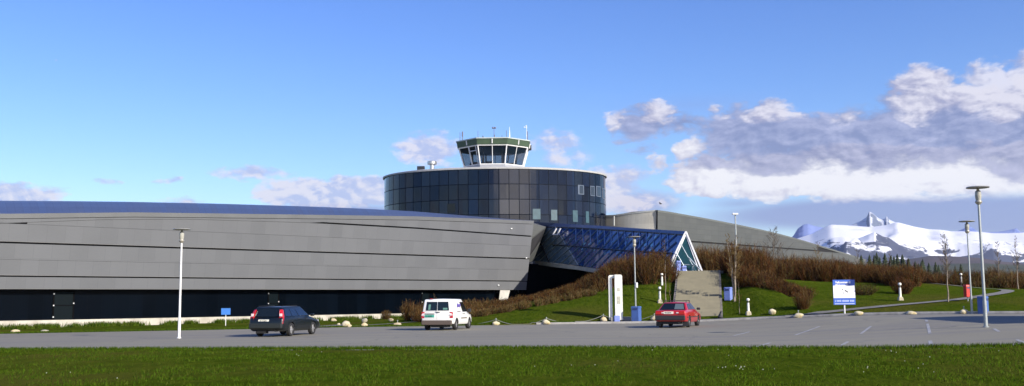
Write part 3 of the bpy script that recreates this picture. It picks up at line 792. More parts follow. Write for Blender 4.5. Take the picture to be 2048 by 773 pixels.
for (x0, y0, x1, y1) in ((1362, 489, 1392, 543), (1352, 505, 1374, 543), (1385, 532, 1386, 545), (1341, 528, 1392, 531)):
    bar(mb, P(x0, y0, 84.8), P(x1, y1, 84.5), .035)
bar(mb, P(1377, 515, 84.4), P(1400, 540, 84.3), .06)
mb.build('gable_glazing_bar', MULG, parent=gab)

# ---- round hall
KD = 150 / 135
DC = P(990.5, 430, 135 * KD); DA, DB = 150 * 223.5 / F * .994, 11.8
zr = P(990, 338, 150 - DB).z
def ell(t, z, k=1.): return Vector((DC.x + DA * k * math.sin(t), DC.y - DB * k * math.cos(t), z))
DRUM = panel_mat('dark_mirror_glass', (.001, .005, .018), 1.44, 2.14, .08, .0, dv=.45, seam=.9, seamw=.05, spec=.6, svar=.5, tilt=.04, grain=.3, rvar=.4, seamc=(.004, .006, .01))
mb = MB(); N = 120; arc = 0; us = [0]
for i in range(N):
    a, b = ell(2 * math.pi * (i / N - .5), 0), ell(2 * math.pi * ((i + 1) / N - .5), 0); arc += (b - a).length; us.append(arc)
tot = arc; k_ = round(tot / 1.44) * 1.44 / tot
for i in range(N):
    a0_, a1_ = 2 * math.pi * (i / N - .5), 2 * math.pi * ((i + 1) / N - .5)
    mb.add([ell(a0_, 0), ell(a1_, 0), ell(a1_, zr), ell(a0_, zr)], [(0, 1, 2, 3)], 0, [(us[i] * k_, -zr), (us[i + 1] * k_, -zr), (us[i + 1] * k_, 0), (us[i] * k_, 0)])
drum = mbuild(mb, 'round_hall', DRUM)
mb = MB(); rimp = [(1.0, zr - .02), (1.012, zr), (1.015, zr + .22), (1.0, zr + .30), (.6, zr + .55), (.02, zr + .62)]
vs = []; NN = 96
for k, z in rimp:
    for i in range(NN): vs.append(ell(2 * math.pi * i / NN, z, k))
fs = [(k * NN + i, k * NN + (i + 1) % NN, (k + 1) * NN + (i + 1) % NN, (k + 1) * NN + i) for k in range(len(rimp) - 1) for i in range(NN)]
mb.add(vs, fs); mb.build('roof_rim', mat('rim_pale', (.5, .5, .49), .5, var=.18, scale=.5), parent=drum, smooth=30)
def drum_t(px):
    best = None
    for i in range(-150, 151):
        t = i / 100; p = ell(t, 15) - CAM; x = p.dot(rt) / p.dot(fwd) * F + 1024
        if best is None or abs(x - px) < best[0]: best = (abs(x - px), t)
    return best[1]
def drum_patch(mb, x0, x1, y0, y1, off=.05, mi=0):
    t0, t1 = drum_t(x0), drum_t(x1)
    a = ell(t0, 0); z0 = P(x0, y1, a.y).z; z1 = P(x0, y0, a.y).z
    p = [ell(t0, z0), ell(t1, z0), ell(t1, z1), ell(t0, z1)]; n_ = (p[1] - p[0]).cross(p[3] - p[0]).normalized()
    if n_.y > 0: n_ = -n_
    mb.slab([q_ + n_ * off for q_ in p], n_, .04, mi)
BLIND = mat('window_blind', (.045, .10, .125), .35, spec=.6, var=.3, scale=2); FRM = mat('window_frame_pale', (.13, .16, .21), .4, .3); DGL = mat('window_dark', (.02, .03, .045), .12, spec=.8)
for x0, x1, y0, y1 in ((1066, 1080, 418, 439), (1101, 1113, 420, 441), (1145, 1154, 421, 444), (1171, 1177, 423, 446)):
    mb = MB(); drum_patch(mb, x0, x1, y0, y1); mb.build('window', BLIND, parent=drum)
for x0, x1, y0, y1 in ((1157, 1168, 370, 389), (1181, 1190, 372, 392), (1193, 1202, 372, 393), (1205, 1210, 376, 397)):
    mb = MB(); drum_patch(mb, x0, x1, y0, y1, .04); fr = mb.build('window', FRM, parent=drum)
    mb = MB(); w_ = (x1 - x0) * .18; drum_patch(mb, x0 + w_, x1 - w_ * .5, y0 + 1.5, y1 - 1.5, .06); mb.build('pane', DGL, parent=fr) if False else mbuild(mb, 'window_pane', DGL)
for x0, x1, y0, y1 in ((895, 911, 408, 426), (1192, 1210, 425, 447)):
    mb = MB(); drum_patch(mb, x0, x1, y0, y1, .03); mb.build('window', mat('open_window', (.008, .010, .008), .3), parent=drum)
# small vent hoods on the roof
VENTM = mat('stainless', (.62, .62, .60), .3, .8, var=.2, scale=3)
vp = P(864, 334, 131 * KD); mb = MB(); mb.lathe([(.35, -1.2), (.35, .3), (.62, .32), (.7, .4), (.7, .75), (.6, .82), (.3, .86)], vp, 20); mb.build('roof_vent', VENTM, parent=drum, smooth=35)
vp = P(842, 336, 130 * KD); mb = MB(); mb.box(vp + Vector((0, 0, -.3)), (1.1, .8, 1.0)); mb.build('roof_hatch', MULD, parent=drum, bevel=.05)

# ---- control cabin
CC = P(987.5, 300, 135 * KD)
S_ = 150 / F
def oct_(rad, z, k=0):
    out_ = []
    for i in range(8):
        t = R(-24 - 45 + 45 * i + 0) ; out_.append(Vector((CC.x + rad * math.sin(t + R(0)), CC.y - rad * math.cos(t), z)))
    return out_
# vertex azimuths -69, -24, 21, 66 : matches the three visible faces
zf1 = P(987, 277.5, 130.2 * KD).z; zf0 = P(987, 288.5, 130.2 * KD).z; zg = P(987, 328.5, 131 * KD).z
RT = 77 * S_; RBt = 62.5 * S_
GL = bpy.data.materials.new('cabin_glass'); GL.use_nodes = True; gn_ = GL.node_tree; gb = gn_.nodes['Principled BSDF']; gb.inputs['Base Color'].default_value = (.01, .02, .035, 1); gb.inputs['Roughness'].default_value = .04; gb.inputs['Alpha'].default_value = .55; gb.inputs['Specular IOR Level'].default_value = .5
mb = MB(); a = oct_(RBt, zg); b = oct_(RT * .95, zf0)
for i in range(8):
    j = (i + 1) % 8; mb.add([a[i], a[j], b[j], b[i]], [(0, 1, 2, 3)])
cab = mbuild(mb, 'control_cabin', GL)
mb = MB(); a0_ = oct_(RT * 1.0, zf0); a1_ = oct_(RT * 1.02, zf1); mb.add(a0_ + a1_, [(i, (i + 1) % 8, 8 + (i + 1) % 8, 8 + i) for i in range(8)] + [tuple(range(7, -1, -1)), tuple(range(8, 16))])
GREEN = mat('green_fascia', (.050, .085, .045), .5, c2=(.038, .066, .036), scale=.8)
fas = mb.build('cabin_fascia', GREEN, parent=cab)
mb = MB(); a2 = oct_(RT * 1.04, zf1); a3 = oct_(RT * 1.04, zf1 + .16); mb.add(a2 + a3, [(i, (i + 1) % 8, 8 + (i + 1) % 8, 8 + i) for i in range(8)] + [tuple(range(7, -1, -1)), tuple(range(8, 16))]); mb.build('cabin_roof', mat('cabin_roof_pale', (.42, .48, .45), .5, var=.15, scale=1), parent=cab)
# frames: corner posts, mid posts, top and bottom rails
mb = MB(); o = oct_(RBt * 1.01, zg); p = oct_(RT * .965, zf0 - .02)
for i in range(8):
    j = (i + 1) % 8; mb.tube(o[i], p[i], .105, .105, 6)
    m0, m1 = (o[i] + o[j]) / 2, (p[i] + p[j]) / 2; mb.tube(m0, m1, .06, .06, 6)
    mb.tube(o[i], o[j], .09, n=6); mb.tube(p[i] - Vector((0, 0, .08)), p[j] - Vector((0, 0, .08)), .10, n=6)
mb.build('window_frame', WHITEM, parent=cab)
for i in range(8):
    mb = MB(); j = (i + 1) % 8; m0 = (a0_[i] + a0_[j]) / 2; m1 = (a1_[i] + a1_[j]) / 2; n_ = Vector((m0.x - CC.x, m0.y - CC.y, 0)).normalized()
    mb.tube(m0 + n_ * .06 + Vector((0, 0, .1)), m1 + n_ * .06 - Vector((0, 0, .05)), .09, n=6)
    mb.build('fascia_clip', WHITEM, parent=cab)
mb = MB(); a = oct_(RBt * 1.03, zg - .35); b = oct_(RBt * 1.03, zg - .05); c_ = oct_(RBt * 1.3, zr + .2)
mb.add(c_ + a, [(i, (i + 1) % 8, 8 + (i + 1) % 8, 8 + i) for i in range(8)]); mb.add(a + b, [(i, (i + 1) % 8, 8 + (i + 1) % 8, 8 + i) for i in range(8)] + [tuple(range(8, 16))])
mb.build('cabin_base', mat('cabin_base_white', (.32, .33, .35), .5, var=.15, scale=1), parent=cab)
# interior: dark ceiling, floor, consoles, rear columns
mb = MB(); a = oct_(RT * .9, zf0 - .15); mb.add(a, [tuple(range(8))]); a = oct_(RBt * .97, zg + .05); mb.add(a, [tuple(range(8))])
mb.build('cabin_interior', mat('cabin_interior_dark', (.02, .018, .018), .8), parent=cab)
mb = MB(); rr = random.Random(3)
for i in range(14):
    t = rr.uniform(0, 6.28); r_ = rr.uniform(2.2, 3.6); mb.box((CC.x + r_ * math.sin(t), CC.y - r_ * math.cos(t), zg + .35), (rr.uniform(.4, 1), .5, rr.uniform(.4, .9)), t)
for i in range(8):
    t = R(-24 + 45 * i); mb.box((CC.x + 3.6 * math.sin(t), CC.y - 3.6 * math.cos(t), (zg + zf0) / 2), (.22, .22, zf0 - zg))
mb.build('console', mat('console_dark', (.03, .025, .025), .6), parent=cab)
# door on the left face
mb = MB(); i = 0; j = 1
def face(i, u, v_): 
    lo_ = o[i].lerp(o[(i + 1) % 8], u); hi_ = p[i].lerp(p[(i + 1) % 8], u); return lo_.lerp(hi_, v_) + Vector((math.sin(R(-46.5)), -math.cos(R(-46.5)), 0)) * .06
for (u0_, v0_, u1_, v1_) in ((.55, 0, .55, 1), (.9, 0, .9, 1), (.55, .72, .9, .72)):
    mb.tube(face(0, u0_, v0_), face(0, u1_, v1_), .07, n=6)
mb.build('cabin_door_frame', mat('door_grey', (.45, .48, .52), .4), parent=cab)
# aerials on the cabin roof
AER = mat('aerial_dark', (.10, .10, .16), .5); AEW = mat('aerial_white', (.8, .8, .82), .5)
zz = zf1 + .15
for px, py, r_, m_, y_, kind in ((920, 265, .05, AER, 134, 'r'), (925, 263, .07, AER, 133, 'b'), (956, 262, .045, AER, 133, 'r'), (966, 271, .06, AER, 132, 'b'), (988, 256, .05, AEW, 133, 't'), (989, 270, .08, AER, 132, 'r'),
                                 (1004, 271, .05, AER, 132, 'r'), (1013, 261, .05, AER, 133, 'r'), (1019, 254, .13, AEW, 133.5, 'c'), (1053, 252, .05, AEW, 134, 'x'), (1055, 263, .08, AER, 133.6, 'r')):
    top_ = P(px, py, y_ * KD); bot_ = Vector((top_.x, top_.y, zz - .3)); mb = MB()
    mb.tube(bot_, top_, r_, .02 if kind == 'c' else r_ * .8, 6)
    if kind == 'b': mb.tube(top_ - Vector((0, 0, .8)), top_ - Vector((0, 0, .15)), r_ * 1.7, n=6)
    if kind == 't':
        for s_ in (-.17, .17): mb.lathe([(.03, -.16), (.13, -.12), (.15, 0), (.13, .1), (.03, .14)], top_ + Vector((s_, 0, 0)), 8)
    if kind == 'x':
        mb.tube(top_ - Vector((.35, 0, .25)), top_ + Vector((.1, 0, -.2)), .04, n=5); mb.lathe([(.02, -.1), (.1, 0), (.02, .1)], top_ - Vector((.35, 0, .2)), 8); mb.lathe([(.02, -.1), (.1, 0), (.02, .1)], top_ + Vector((-.05, 0, .02)), 8)
    mb.build('aerial', m_ if kind != 't' else AER, parent=cab)
mb = MB(); q_ = P(1060, 296, 135.2 * KD); mb.box(q_, (.45, .4, .8)); mb.build('cabin_corner_box', MULD, parent=cab, bevel=.05)

# ---- far right wing
SC = 1.336
k1 = 6.57e-5 / SC; k0 = 138.3 - .0936 * 0
def dR(px): return 1 / (k1 * (138.3 - .0936 * (px - 1313)))
TP = [(1313, 421.5), (1335, 424.5), (1400, 436), (1440, 443.5), (1480, 451.5), (1520, 460), (1560, 469.5), (1600, 480.5), (1640, 492.5), (1690, 507.5), (1728, 519.5)]
def ty(px): return interp(px, TP)
X = frange(1313, 1728, 60)
def horizon(px): return 602 - (px - 1024) * .00873
def wr(px, z, off=0.):
    d = dR(px) - off; p = P(px, 500, d); lean = .1 * (z - 4); return Vector((p.x, p.y - lean * .66, z)) + Vector((lean * .2, 0, 0))
ztr = {px: P(px, ty(px), dR(px)).z for px in X}
mb = MB()
seams = [-.5, 6.55, 8.95, 30]
base_z = 1.0
def cl(px, z): return min(z, ztr[px] - .25)
for (za, zb, gap) in ((base_z, 7.1, 0), (7.24, 10.35, 0), (10.6, 40, 0)):
    for a, b in zip(X, X[1:]):
        if za > 10 and a > 1625: continue
        l0, l1, h0, h1 = cl(a, za), cl(b, za), cl(a, zb), cl(b, zb)
        if h0 - l0 < .03: continue
        u0_, u1_ = (wr(a, 0) - wr(1313, 0)).length, (wr(b, 0) - wr(1313, 0)).length
        mb.add([wr(a, l0), wr(b, l1), wr(b, h1), wr(a, h0)], [(0, 1, 2, 3)], 0, [(u0_, l0), (u1_, l1), (u1_, h1), (u0_, h0)])
rw = mbuild(mb, 'far_wing_cladding', CLAD2)
mb = MB()
for a, b in zip(X, X[1:]): mb.add([wr(a, 1, -.25), wr(b, 1, -.25), wr(b, ztr[b] - .1, -.25), wr(a, ztr[a] - .1, -.25)], [(0, 1, 2, 3)])
mbuild(mb, 'far_wing_backing', DARKGAP)
mb = MB()
for a, b in zip(X, X[1:]):
    p0, p1 = wr(a, ztr[a] - .3, .08), wr(b, ztr[b] - .3, .08); q1, q0 = wr(b, ztr[b], .08), wr(a, ztr[a], .08)
    mb.add([p0, p1, q1, q0, q0 + Vector((-3, 6, .3)), q1 + Vector((-3, 6, .3)), q0 + Vector((-30, 28, -3)), q1 + Vector((-14, 14, -3))], [(0, 1, 2, 3), (3, 2, 5, 4), (4, 5, 7, 6)])
mbuild(mb, 'far_wing_roof', mat('far_eaves', (.15, .16, .15), .5, .2, var=.1, scale=.4))
# pale return wall between the round hall and the far wing
mb = MB(); RW = []
for i in range(17):
    u = i / 16; px = 1200 + (1313 - 1200) * u; d = 150.5 - .9 * math.sin(u * 3.1) - 3.6 * u
    yt = interp(px, [(1190, 433), (1228, 431.5), (1260, 427), (1313, 421.5)])
    RW.append((px, d, yt))
for (a, b) in zip(RW, RW[1:]):
    ta = P(a[0], a[2], a[1]); tb = P(b[0], b[2], b[1]); ba = Vector((ta.x - .06 * (ta.z - 2), ta.y + .0, 2)); bb = Vector((tb.x - .06 * (tb.z - 2), tb.y, 2))
    mb.add([ba, bb, tb, ta], [(0, 1, 2, 3)], 0, [((a[0] - 1190) * .074, 0), ((b[0] - 1190) * .074, 0), ((b[0] - 1190) * .074, tb.z), ((a[0] - 1190) * .074, ta.z)])
mbuild(mb, 'return_wall', BRIGHT)
mb = MB()
for (a, b) in zip(RW, RW[1:]):
    ta = P(a[0], a[2], a[1]); tb = P(b[0], b[2], b[1]); o_ = Vector((0, -.1, 0)); mb.slab([ta + o_ - Vector((0, 0, .12)), tb + o_ - Vector((0, 0, .12)), tb + o_ + Vector((0, 0, .1)), ta + o_ + Vector((0, 0, .1))], (0, -1, 0), .3)
mb.tube(P(1228, 452, 148), P(1228, 433, 148), .12, n=8)
mbuild(mb, 'return_wall_coping', mat('coping_grey', (.33, .34, .33), .5, .2))
# ------------------------------------------------------------------ stairs
STONE = mat('stair_paving', (.25, .225, .155), .9, c2=(.205, .187, .13), scale=1.6, obj=False, bump=.3)
pa, pb_ = S0, S1
st = empty('staircase', (pa.x, pa.y, pa.z), 0, 'wide pale stone staircase climbing the grass bank to the glass gable', 'staircase', kind='thing')
ns = 24; d = (pb_ - pa); d.z = 0; L = d.length; d.normalize(); sdv = Vector((d.y, -d.x, 0)); hz = pb_.z - pa.z
mb = MB()
wd0, wd1 = 1.52, 1.55
def spt(k, side, z, ex=0.):
    w_ = wd0 + (wd1 - wd0) * k / ns
    p = d * (L * k / ns) + sdv * side * (w_ + ex); p.z = z; return p
for k in range(ns):
    z0 = hz * k / ns + .05; z1 = hz * (k + 1) / ns + .05
    mb.add([spt(k, -1, z0), spt(k, 1, z0), spt(k, 1, z1), spt(k, -1, z1), spt(k + 1, -1, z1), spt(k + 1, 1, z1)], [(0, 1, 2, 3)], 1)
    mb.add([spt(k, -1, z1), spt(k, 1, z1), spt(k + 1, 1, z1), spt(k + 1, -1, z1)], [(0, 1, 2, 3)])
stn = mb.build('stair_flight', [STONE, mat('stair_riser', (.262, .238, .165), .9, c2=(.225, .205, .145), scale=1.6, obj=False)], parent=st)
for s_ in (-1, 1):
    mb = MB()
    for k in range(ns):
        z0 = hz * k / ns; z1 = hz * (k + 1) / ns
        a = [spt(k, s_, z0 + .09), spt(k, s_, z0 + .09, .14), spt(k + 1, s_, z1 + .09, .14), spt(k + 1, s_, z1 + .09)]
        lo = [p - Vector((0, 0, .7)) for p in a]
        mb.add(a + lo, [(0, 1, 2, 3), (0, 4, 5, 1), (1, 5, 6, 2), (0, 3, 7, 4)])
    mb.build('stair_edging', mat('cobble_edge', (.30, .27, .22), .9, c2=(.07, .06, .05), scale=6, bump=.5), parent=st)
# moss and dark stains in slanting runs, real patches lying on the treads
rr = random.Random(5); mb = MB()
def stain(k, s_, w_, l_):
    k = min(ns - 1, max(0, k)); z = hz * (int(k) + 1) / ns + .056
    c = d * (L * (int(k) + .5) / ns) + sdv * s_; c.z = z
    n = 7; vs = []
    for i in range(n):
        t = 6.283 * i / n; q = rr.uniform(.6, 1.1); vs.append(c + sdv * (w_ * math.cos(t) * q) + d * (l_ * math.sin(t) * q))
    mb.add(vs, [tuple(range(n))])
for run in ((20, -.7, 18.5, .7), (17.5, -1.2, 14.5, .9), (14.2, -1.2, 10.5, 1.1), (3.5, .6, 2.2, 1.0), (8, -.6, 5, .2)):
    for i in range(9):
        t = rr.random(); stain(run[0] + (run[2] - run[0]) * t + rr.uniform(-.5, .5), run[1] + (run[3] - run[1]) * t, rr.uniform(.04, .14), .12)
mb.build('moss_stain', mat('moss_dark', (.045, .045, .03), .95, var=.3, scale=9), parent=st)
# forecourt at the top
mb = MB(); q = [P(1340, 545, 85.4), P(1420, 545, 85), pb_ + sdv * 1.9, pb_ - sdv * 1.9]
z_ = pb_.z + .03; mb.slab([Vector((q[3].x, q[3].y, z_)), Vector((q[2].x, q[2].y, z_)), Vector((q[1].x + .3, q[1].y + 1, z_)), Vector((q[0].x - .6, q[0].y + 1, z_))], (0, 0, 1), .6)
mb.build('forecourt_pavement', STONE, kind='structure')

# ------------------------------------------------------------------ street lamps
POLE = mat('galvanised_pole', (.38, .41, .40), .45, .35, var=.18, scale=3); POLEW = mat('pale_pole', (.80, .79, .76), .45, .1, var=.1, scale=3)
LHEAD = mat('lamp_head_metal', (.50, .47, .38), .4, .4, var=.25, scale=5); LDISC = mat('lamp_disc', (.42, .41, .36), .4, .4, var=.2, scale=2); LGL = mat('lamp_lens', (.42, .41, .35), .15, spec=.7, var=.3, scale=7)
def street_lamp(px, py, ptop, label, pole=POLE, sleeve=False, rad=.055, box=False):
    p = G(px, py); h = ztop(p, px, ptop)
    root = empty('street_lamp', p, random.uniform(0, 6), label, 'street lamp', 'slim lamp posts with flat disc reflectors')
    mb = MB(); mb.tube((0, 0, -.1), (0, 0, 1.0), rad * 1.25, rad * 1.25, 12); mb.tube((0, 0, 1.0), (0, 0, h - .62), rad, rad * .78, 12); mb.lathe([(rad * 1.9, -.02), (rad * 1.9, .03), (rad * 1.2, .05)], (0, 0, 0), 12)
    mb.build('pole', pole, root, smooth=40)
    mb = MB(); mb.lathe([(.06, h - .66), (.10, h - .62), (.13, h - .56), (.105, h - .50)], n=14); mb.build('lamp_head', LHEAD, root, smooth=40)
    mb = MB(); mb.lathe([(.11, h - .16), (.06, h - .12), (.03, h - .03)], n=14); mb.build('lamp_neck', LHEAD, root, smooth=40)
    mb = MB(); mb.lathe([(.085, h - .50), (.105, h - .42), (.115, h - .28), (.105, h - .16)], n=16); mb.build('lens', LGL, root, smooth=40)
    mb = MB(); mb.lathe([(.02, h - .05), (.40, h - .03), (.425, h - .01), (.40, h + .02), (.02, h + .05)], n=28); mb.build('reflector_disc', LDISC, root, smooth=30)
    if box: mb = MB(); mb.box((0, -.1, 2.35 if box == 1 else box), (.16, .12, .34)); mb.build('fuse_box', POLEW, root, bevel=.02)
    return root
street_lamp(358, 677, 459, 'white lamp post standing in the car park before the long grey facade', POLEW, rad=.055)
street_lamp(1272, 643, 474, 'lamp post beside the tall blue bin and white twin pillar', POLE, box=1, rad=.05)
street_lamp(1944, 626, 443, 'smaller looking lamp post just right of the red box', POLE, rad=.048)
street_lamp(1972, 655, 375, 'tallest lamp post in view, at the edge of the big dark shadow', POLE, rad=.058)
# mast lamp behind the thicket
p = P(1474, 540, 97); p.z = ground(p.x, p.y); h = ztop(p, 1474, 429)
r_ = empty('mast_lamp', p, 0, 'thin mast with a short white floodlight rising behind the thicket', 'street lamp')
mb = MB(); mb.tube((0, 0, 0), (0, 0, h), .10, .06, 8); mb.build('pole', POLE, r_, smooth=40)
mb = MB(); mb.tube((-.12, 0, h - .02), (.05, 0, h + .02), .05, n=6); mb.box((-.18 + .15, -.1, h + .02), (.55, .3, .16)); mb.build('lamp_head', POLEW, r_, bevel=.03)

# ------------------------------------------------------------------ twin white pillar
p = G(1234, 642); h = ztop(p, 1230, 550)
t_ = empty('entrance_pillar', p, R(-4), 'tall white twin slab pillar with rounded top standing by the pavement', 'pillar', kind='thing')
WP = mat('pillar_white', (.82, .81, .74), .5, c2=(.70, .68, .58), scale=1.2)
def rslab(x0, x1, y0, y1, z0, z1, r, mb, corners='lr'):
    pts = [(x0, z0), (x1, z0)]
    if 'r' in corners: pts += [(x1 - r + r * math.cos(a), z1 - r + r * math.sin(a)) for a in frange(0, math.pi / 2, 6)]
    else: pts.append((x1, z1))
    if 'l' in corners: pts += [(x0 + r - r * math.sin(a), z1 - r + r * math.cos(a)) for a in frange(0, math.pi / 2, 6)]
    else: pts.append((x0, z1))
    mb.slab([(a, y0, b) for a, b in pts], (0, -1, 0), y1 - y0)
mb = MB(); rslab(-.12, .38, -.38, .38, .05, h, .14, mb, 'r'); mb.build('broad_slab', WP, t_, bevel=.01, seg=1)
mb = MB(); rslab(-.52, -.28, -.10, .5, .05, h - .02, .12, mb, 'l'); rslab(-.30, -.121, -.10, .5, h - .22, h - .02, .02, mb, ''); mb.build('narrow_slab', WP, t_, bevel=.01, seg=1)
mb = MB(); mb.box((.13, -.385, 1.35), (.22, .02, .5)); mb.build('notice_plate', mat('notice_plate', (.55, .54, .44), .5, var=.3, scale=8), t_)
mb = MB(); mb.box((.13, -.385, 2.05), (.16, .02, .2)); mb.build('notice_plate', MATS['notice_plate'], t_)
mb = MB(); mb.box((-.2, 0.02, .1), (.42, .5, .3)); mb.box((.55, .1, .1), (.75, .5, .32)); mb.build('footing', CONC, t_, bevel=.03)

# ------------------------------------------------------------------ bins and boxes
BIN = mat('bin_blue', (.065, .13, .36), .45, var=.2, scale=2); BIND = mat('bin_dark_blue', (.03, .05, .15), .5); REDP = mat('box_red', (.62, .03, .02), .45, var=.2, scale=3)
PALB = mat('pale_blue', (.20, .27, .62), .5, var=.15, scale=3)
def bin_(px, py, ptop, wpx, label, m=BIN, dp=.42, post=False, name='waste_bin', cat='waste bin', rz=.2, gp=None, hood=True):
    p = G(px, py) if not gp else gp
    h = ztop(p, px, ptop); w_ = wpx / F * p.y
    r_ = empty(name, p, rz, label, cat)
    z0 = 0
    if post: z0 = h * post; mb = MB(); mb.tube((0, 0, -.1), (0, 0, z0), .035, n=8); mb.build('post', POLE, r_)
    mb = MB(); mb.box((0, 0, (z0 + h - .1) / 2 + (.0 if z0 else -.02)), (w_ * .92, dp, h - .1 - z0)); mb.build('body', m, r_, bevel=.025)
    if hood:
        mb = MB(); mb.box((0, 0, h - .055), (w_, dp * 1.08, .11), taper=.9); mb.build('lid', m, r_, bevel=.02)
        mb = MB(); mb.box((0, -dp / 2 - .005, h - .19), (w_ * .6, .02, .09)); mb.build('opening', BIND, r_)
    return r_
bin_(1273, 643, 613, 17, 'tall dark blue bin behind the lamp post beside the white pillar', BIN, .5, rz=-.5)
bin_(1234, 643.5, 628, 12, 'small plain blue box at the foot of the white pillar', PALB, .35, name='utility_box', cat='box', rz=0, hood=False)
bin_(1457, 601, 575, 14, 'blue bin on the grass right of the stone staircase', PALB, .45, rz=-.6)
bin_(1967, 627, 593, 15, 'blue bin behind the tallest lamp post on the right', BIN, .45, rz=.7)
bin_(1936, 603, 570, 12, 'bright red box mounted on a post beside the path', REDP, .35, name='post_box', cat='post box', rz=.1, post=.25, hood=True)
for px, y1, w_, lb in ((1357, 522, 9, 'taller pale blue container just inside the left foot of the white gable'), (1368, 532, 9, 'lower pale blue container beside the left foot of the white gable')):
    g_ = P(px, 545, 83.4); g_.z = pb_.z + .03
    bin_(px, 545, y1, w_, lb, PALB, .35, gp=g_, rz=.1)
# dark duffel shape at the foot of the stairs
p = G(1442, 637); o = None
mb = MB(); mb.box((0, 0, .22), (.34, .3, .46), taper=.5, tilt=Matrix.Rotation(R(14), 3, 'Y')); o = mb.build('black_sack', mat('sack_black', (.012, .012, .015), .5, bump=.5, scale=5), bevel=.07, seg=3, smooth=60, label='small black sack slumped at the right foot of the stone staircase', cat='sack'); o.location = p

# ------------------------------------------------------------------ bollard lights
def bollard(px, py, ptop, label, stone=True):
    p = G(px, py); h = ztop(p, px, ptop)
    r_ = empty('bollard_light', p, 0, label, 'bollard light', 'short white garden lights on stone bases')
    z0 = .0
    if stone:
        mb = MB(); mb.box((0, 0, .08), (.36, .34, .30), taper=.8); mb.build('stone_base', mat('base_stone', (.52, .46, .32), .9, var=.3, scale=5, bump=.4), r_, bevel=.06); z0 = .18
    mb = MB(); mb.tube((0, 0, z0), (0, 0, h * .72), .085, .07, 12); mb.build('post', WP, r_, smooth=40)
    mb = MB(); mb.lathe([(.07, h * .72), (.06, h * .74), (.06, h * .84), (.08, h * .86)], n=12); mb.build('louvre', mat('louvre_dark', (.06, .06, .05), .5), r_, smooth=40)
    mb = MB(); mb.lathe([(.10, h * .86), (.105, h * .95), (.06, h)], n=14); mb.build('cap', WP, r_, smooth=40)
bollard(1320, 606, 574, 'bollard light left of the staircase, between pillar and red car roof')
bollard(1324, 571, 547, 'small bollard light at the thicket edge above another one left of the stairs', False)
bollard(1497, 630, 597, 'bollard light right of the blue bin at the kerb side grass')
bollard(1801, 601, 566, 'bollard light on the lawn right of the information board')
bollard(1923, 572, 547, 'bollard light above the red box near the bend of the path', False)
bollard(1521, 540, 516, 'bollard light showing its top above the brown thicket', False)

# ------------------------------------------------------------------ signs
p = G(1690, 628); h = ztop(p, 1690, 560); w_ = 43 / F * p.y; zb = ztop(p, 1690, 610)
s_ = empty('information_board', p, R(-3), 'blue and white welcome board on one post before the lawn', 'sign')
SB = mat('sign_blue', (.045, .13, .52), .4, var=.12, scale=3); SW = mat('sign_white', (.86, .86, .86), .4, var=.04, scale=2); SK = mat('sign_black', (.03, .03, .035), .5)
mb = MB(); mb.tube((0, .06, -.2), (0, .06, h - .1), .045, n=10); mb.build('post', POLEW, s_, smooth=40)
H = h - zb
mb = MB(); mb.box((0, 0, (h + zb) / 2), (w_, .05, H)); mb.build('panel', SB, s_, bevel=.01)
mb = MB(); mb.box((0, -.03, zb + H * .52), (w_ * .985, .012, H * .50)); mb.build('white_field', SW, s_)
def text(body, size, loc, m, parent, name='lettering', ex=.004, sx=1., bold=0.):
    cu_ = bpy.data.curves.new('t', 'FONT'); cu_.body = body; cu_.size = size; cu_.extrude = ex; cu_.offset = bold; cu_.resolution_u = 2
    o = bpy.data.objects.new('t', cu_); col.objects.link(o)
    dg = bpy.context.evaluated_depsgraph_get(); me = bpy.data.meshes.new_from_object(o.evaluated_get(dg))
    bpy.data.objects.remove(o); bpy.data.curves.remove(cu_)
    me.materials.clear(); me.materials.append(m); me.name = name
    o = bpy.data.objects.new(name, me); col.objects.link(o); o.parent = parent; o.location = loc; o.rotation_euler = (R(90), 0, 0); o.scale.x = sx
    return o
text('Velkommen til', H * .12, (-w_ * .39, -.028, h - H * .14), SW, s_, sx=.85, bold=.006)
text('Welcome to', H * .11, (-w_ * .39, -.028, h - H * .25), SW, s_, sx=.9, bold=.006)
mb = MB()
for (cx_, cz_, l_, a_) in ((.10, .02, .17, -35), (-.07, .10, .05, -35), (-.03, -.05, .03, 0)):
    mb.box((0, 0, 0), (.001, .001, .001)) if False else None
    q = Matrix.Rotation(R(-a_), 3, 'Y'); c_ = Vector((cx_ * w_, -.042, zb + H * .52 + cz_ * H))
    dx = q @ Vector((l_ * w_ / 2, 0, 0)); dz = q @ Vector((0, 0, .022 * H)); mb.slab([c_ - dx - dz, c_ + dx - dz, c_ + dx + dz, c_ - dx + dz], (0, -1, 0), .006)
mb.build('aircraft_symbol', SK, s_)
mb = MB(); rr = random.Random(8); x_ = -w_ * .44
while x_ < w_ * .40:   # unreadable row of pale letters
    l_ = rr.uniform(.03, .065) * w_
    mb.box((x_ + l_ / 2, -.03, zb + H * .155), (l_ * .75, .008, H * rr.uniform(.065, .085))); x_ += l_ * 1.05 + (w_ * .04 if rr.random() < .15 else 0)
mb.box((0, -.03, zb + H * .04), (w_ * .9, .008, H * .03))
mb.build('small_lettering', mat('sign_pale_blue', (.45, .52, .85), .5), s_)
p = G(451, 652); h = ztop(p, 451, 617); w_ = 18 / F * p.y; zb = ztop(p, 451, 630)
s_ = empty('notice_sign', p, R(6), 'small plain blue sign on a thin post before the plinth', 'sign')
mb = MB(); mb.tube((0, .04, -.2), (0, .04, h - .05), .03, n=8); mb.build('post', POLEW, s_, smooth=40)
mb = MB(); mb.box((0, 0, (h + zb) / 2), (w_, .04, h - zb)); mb.build('panel', mat('notice_blue', (.05, .20, .60), .45, var=.1, scale=4), s_, bevel=.01)

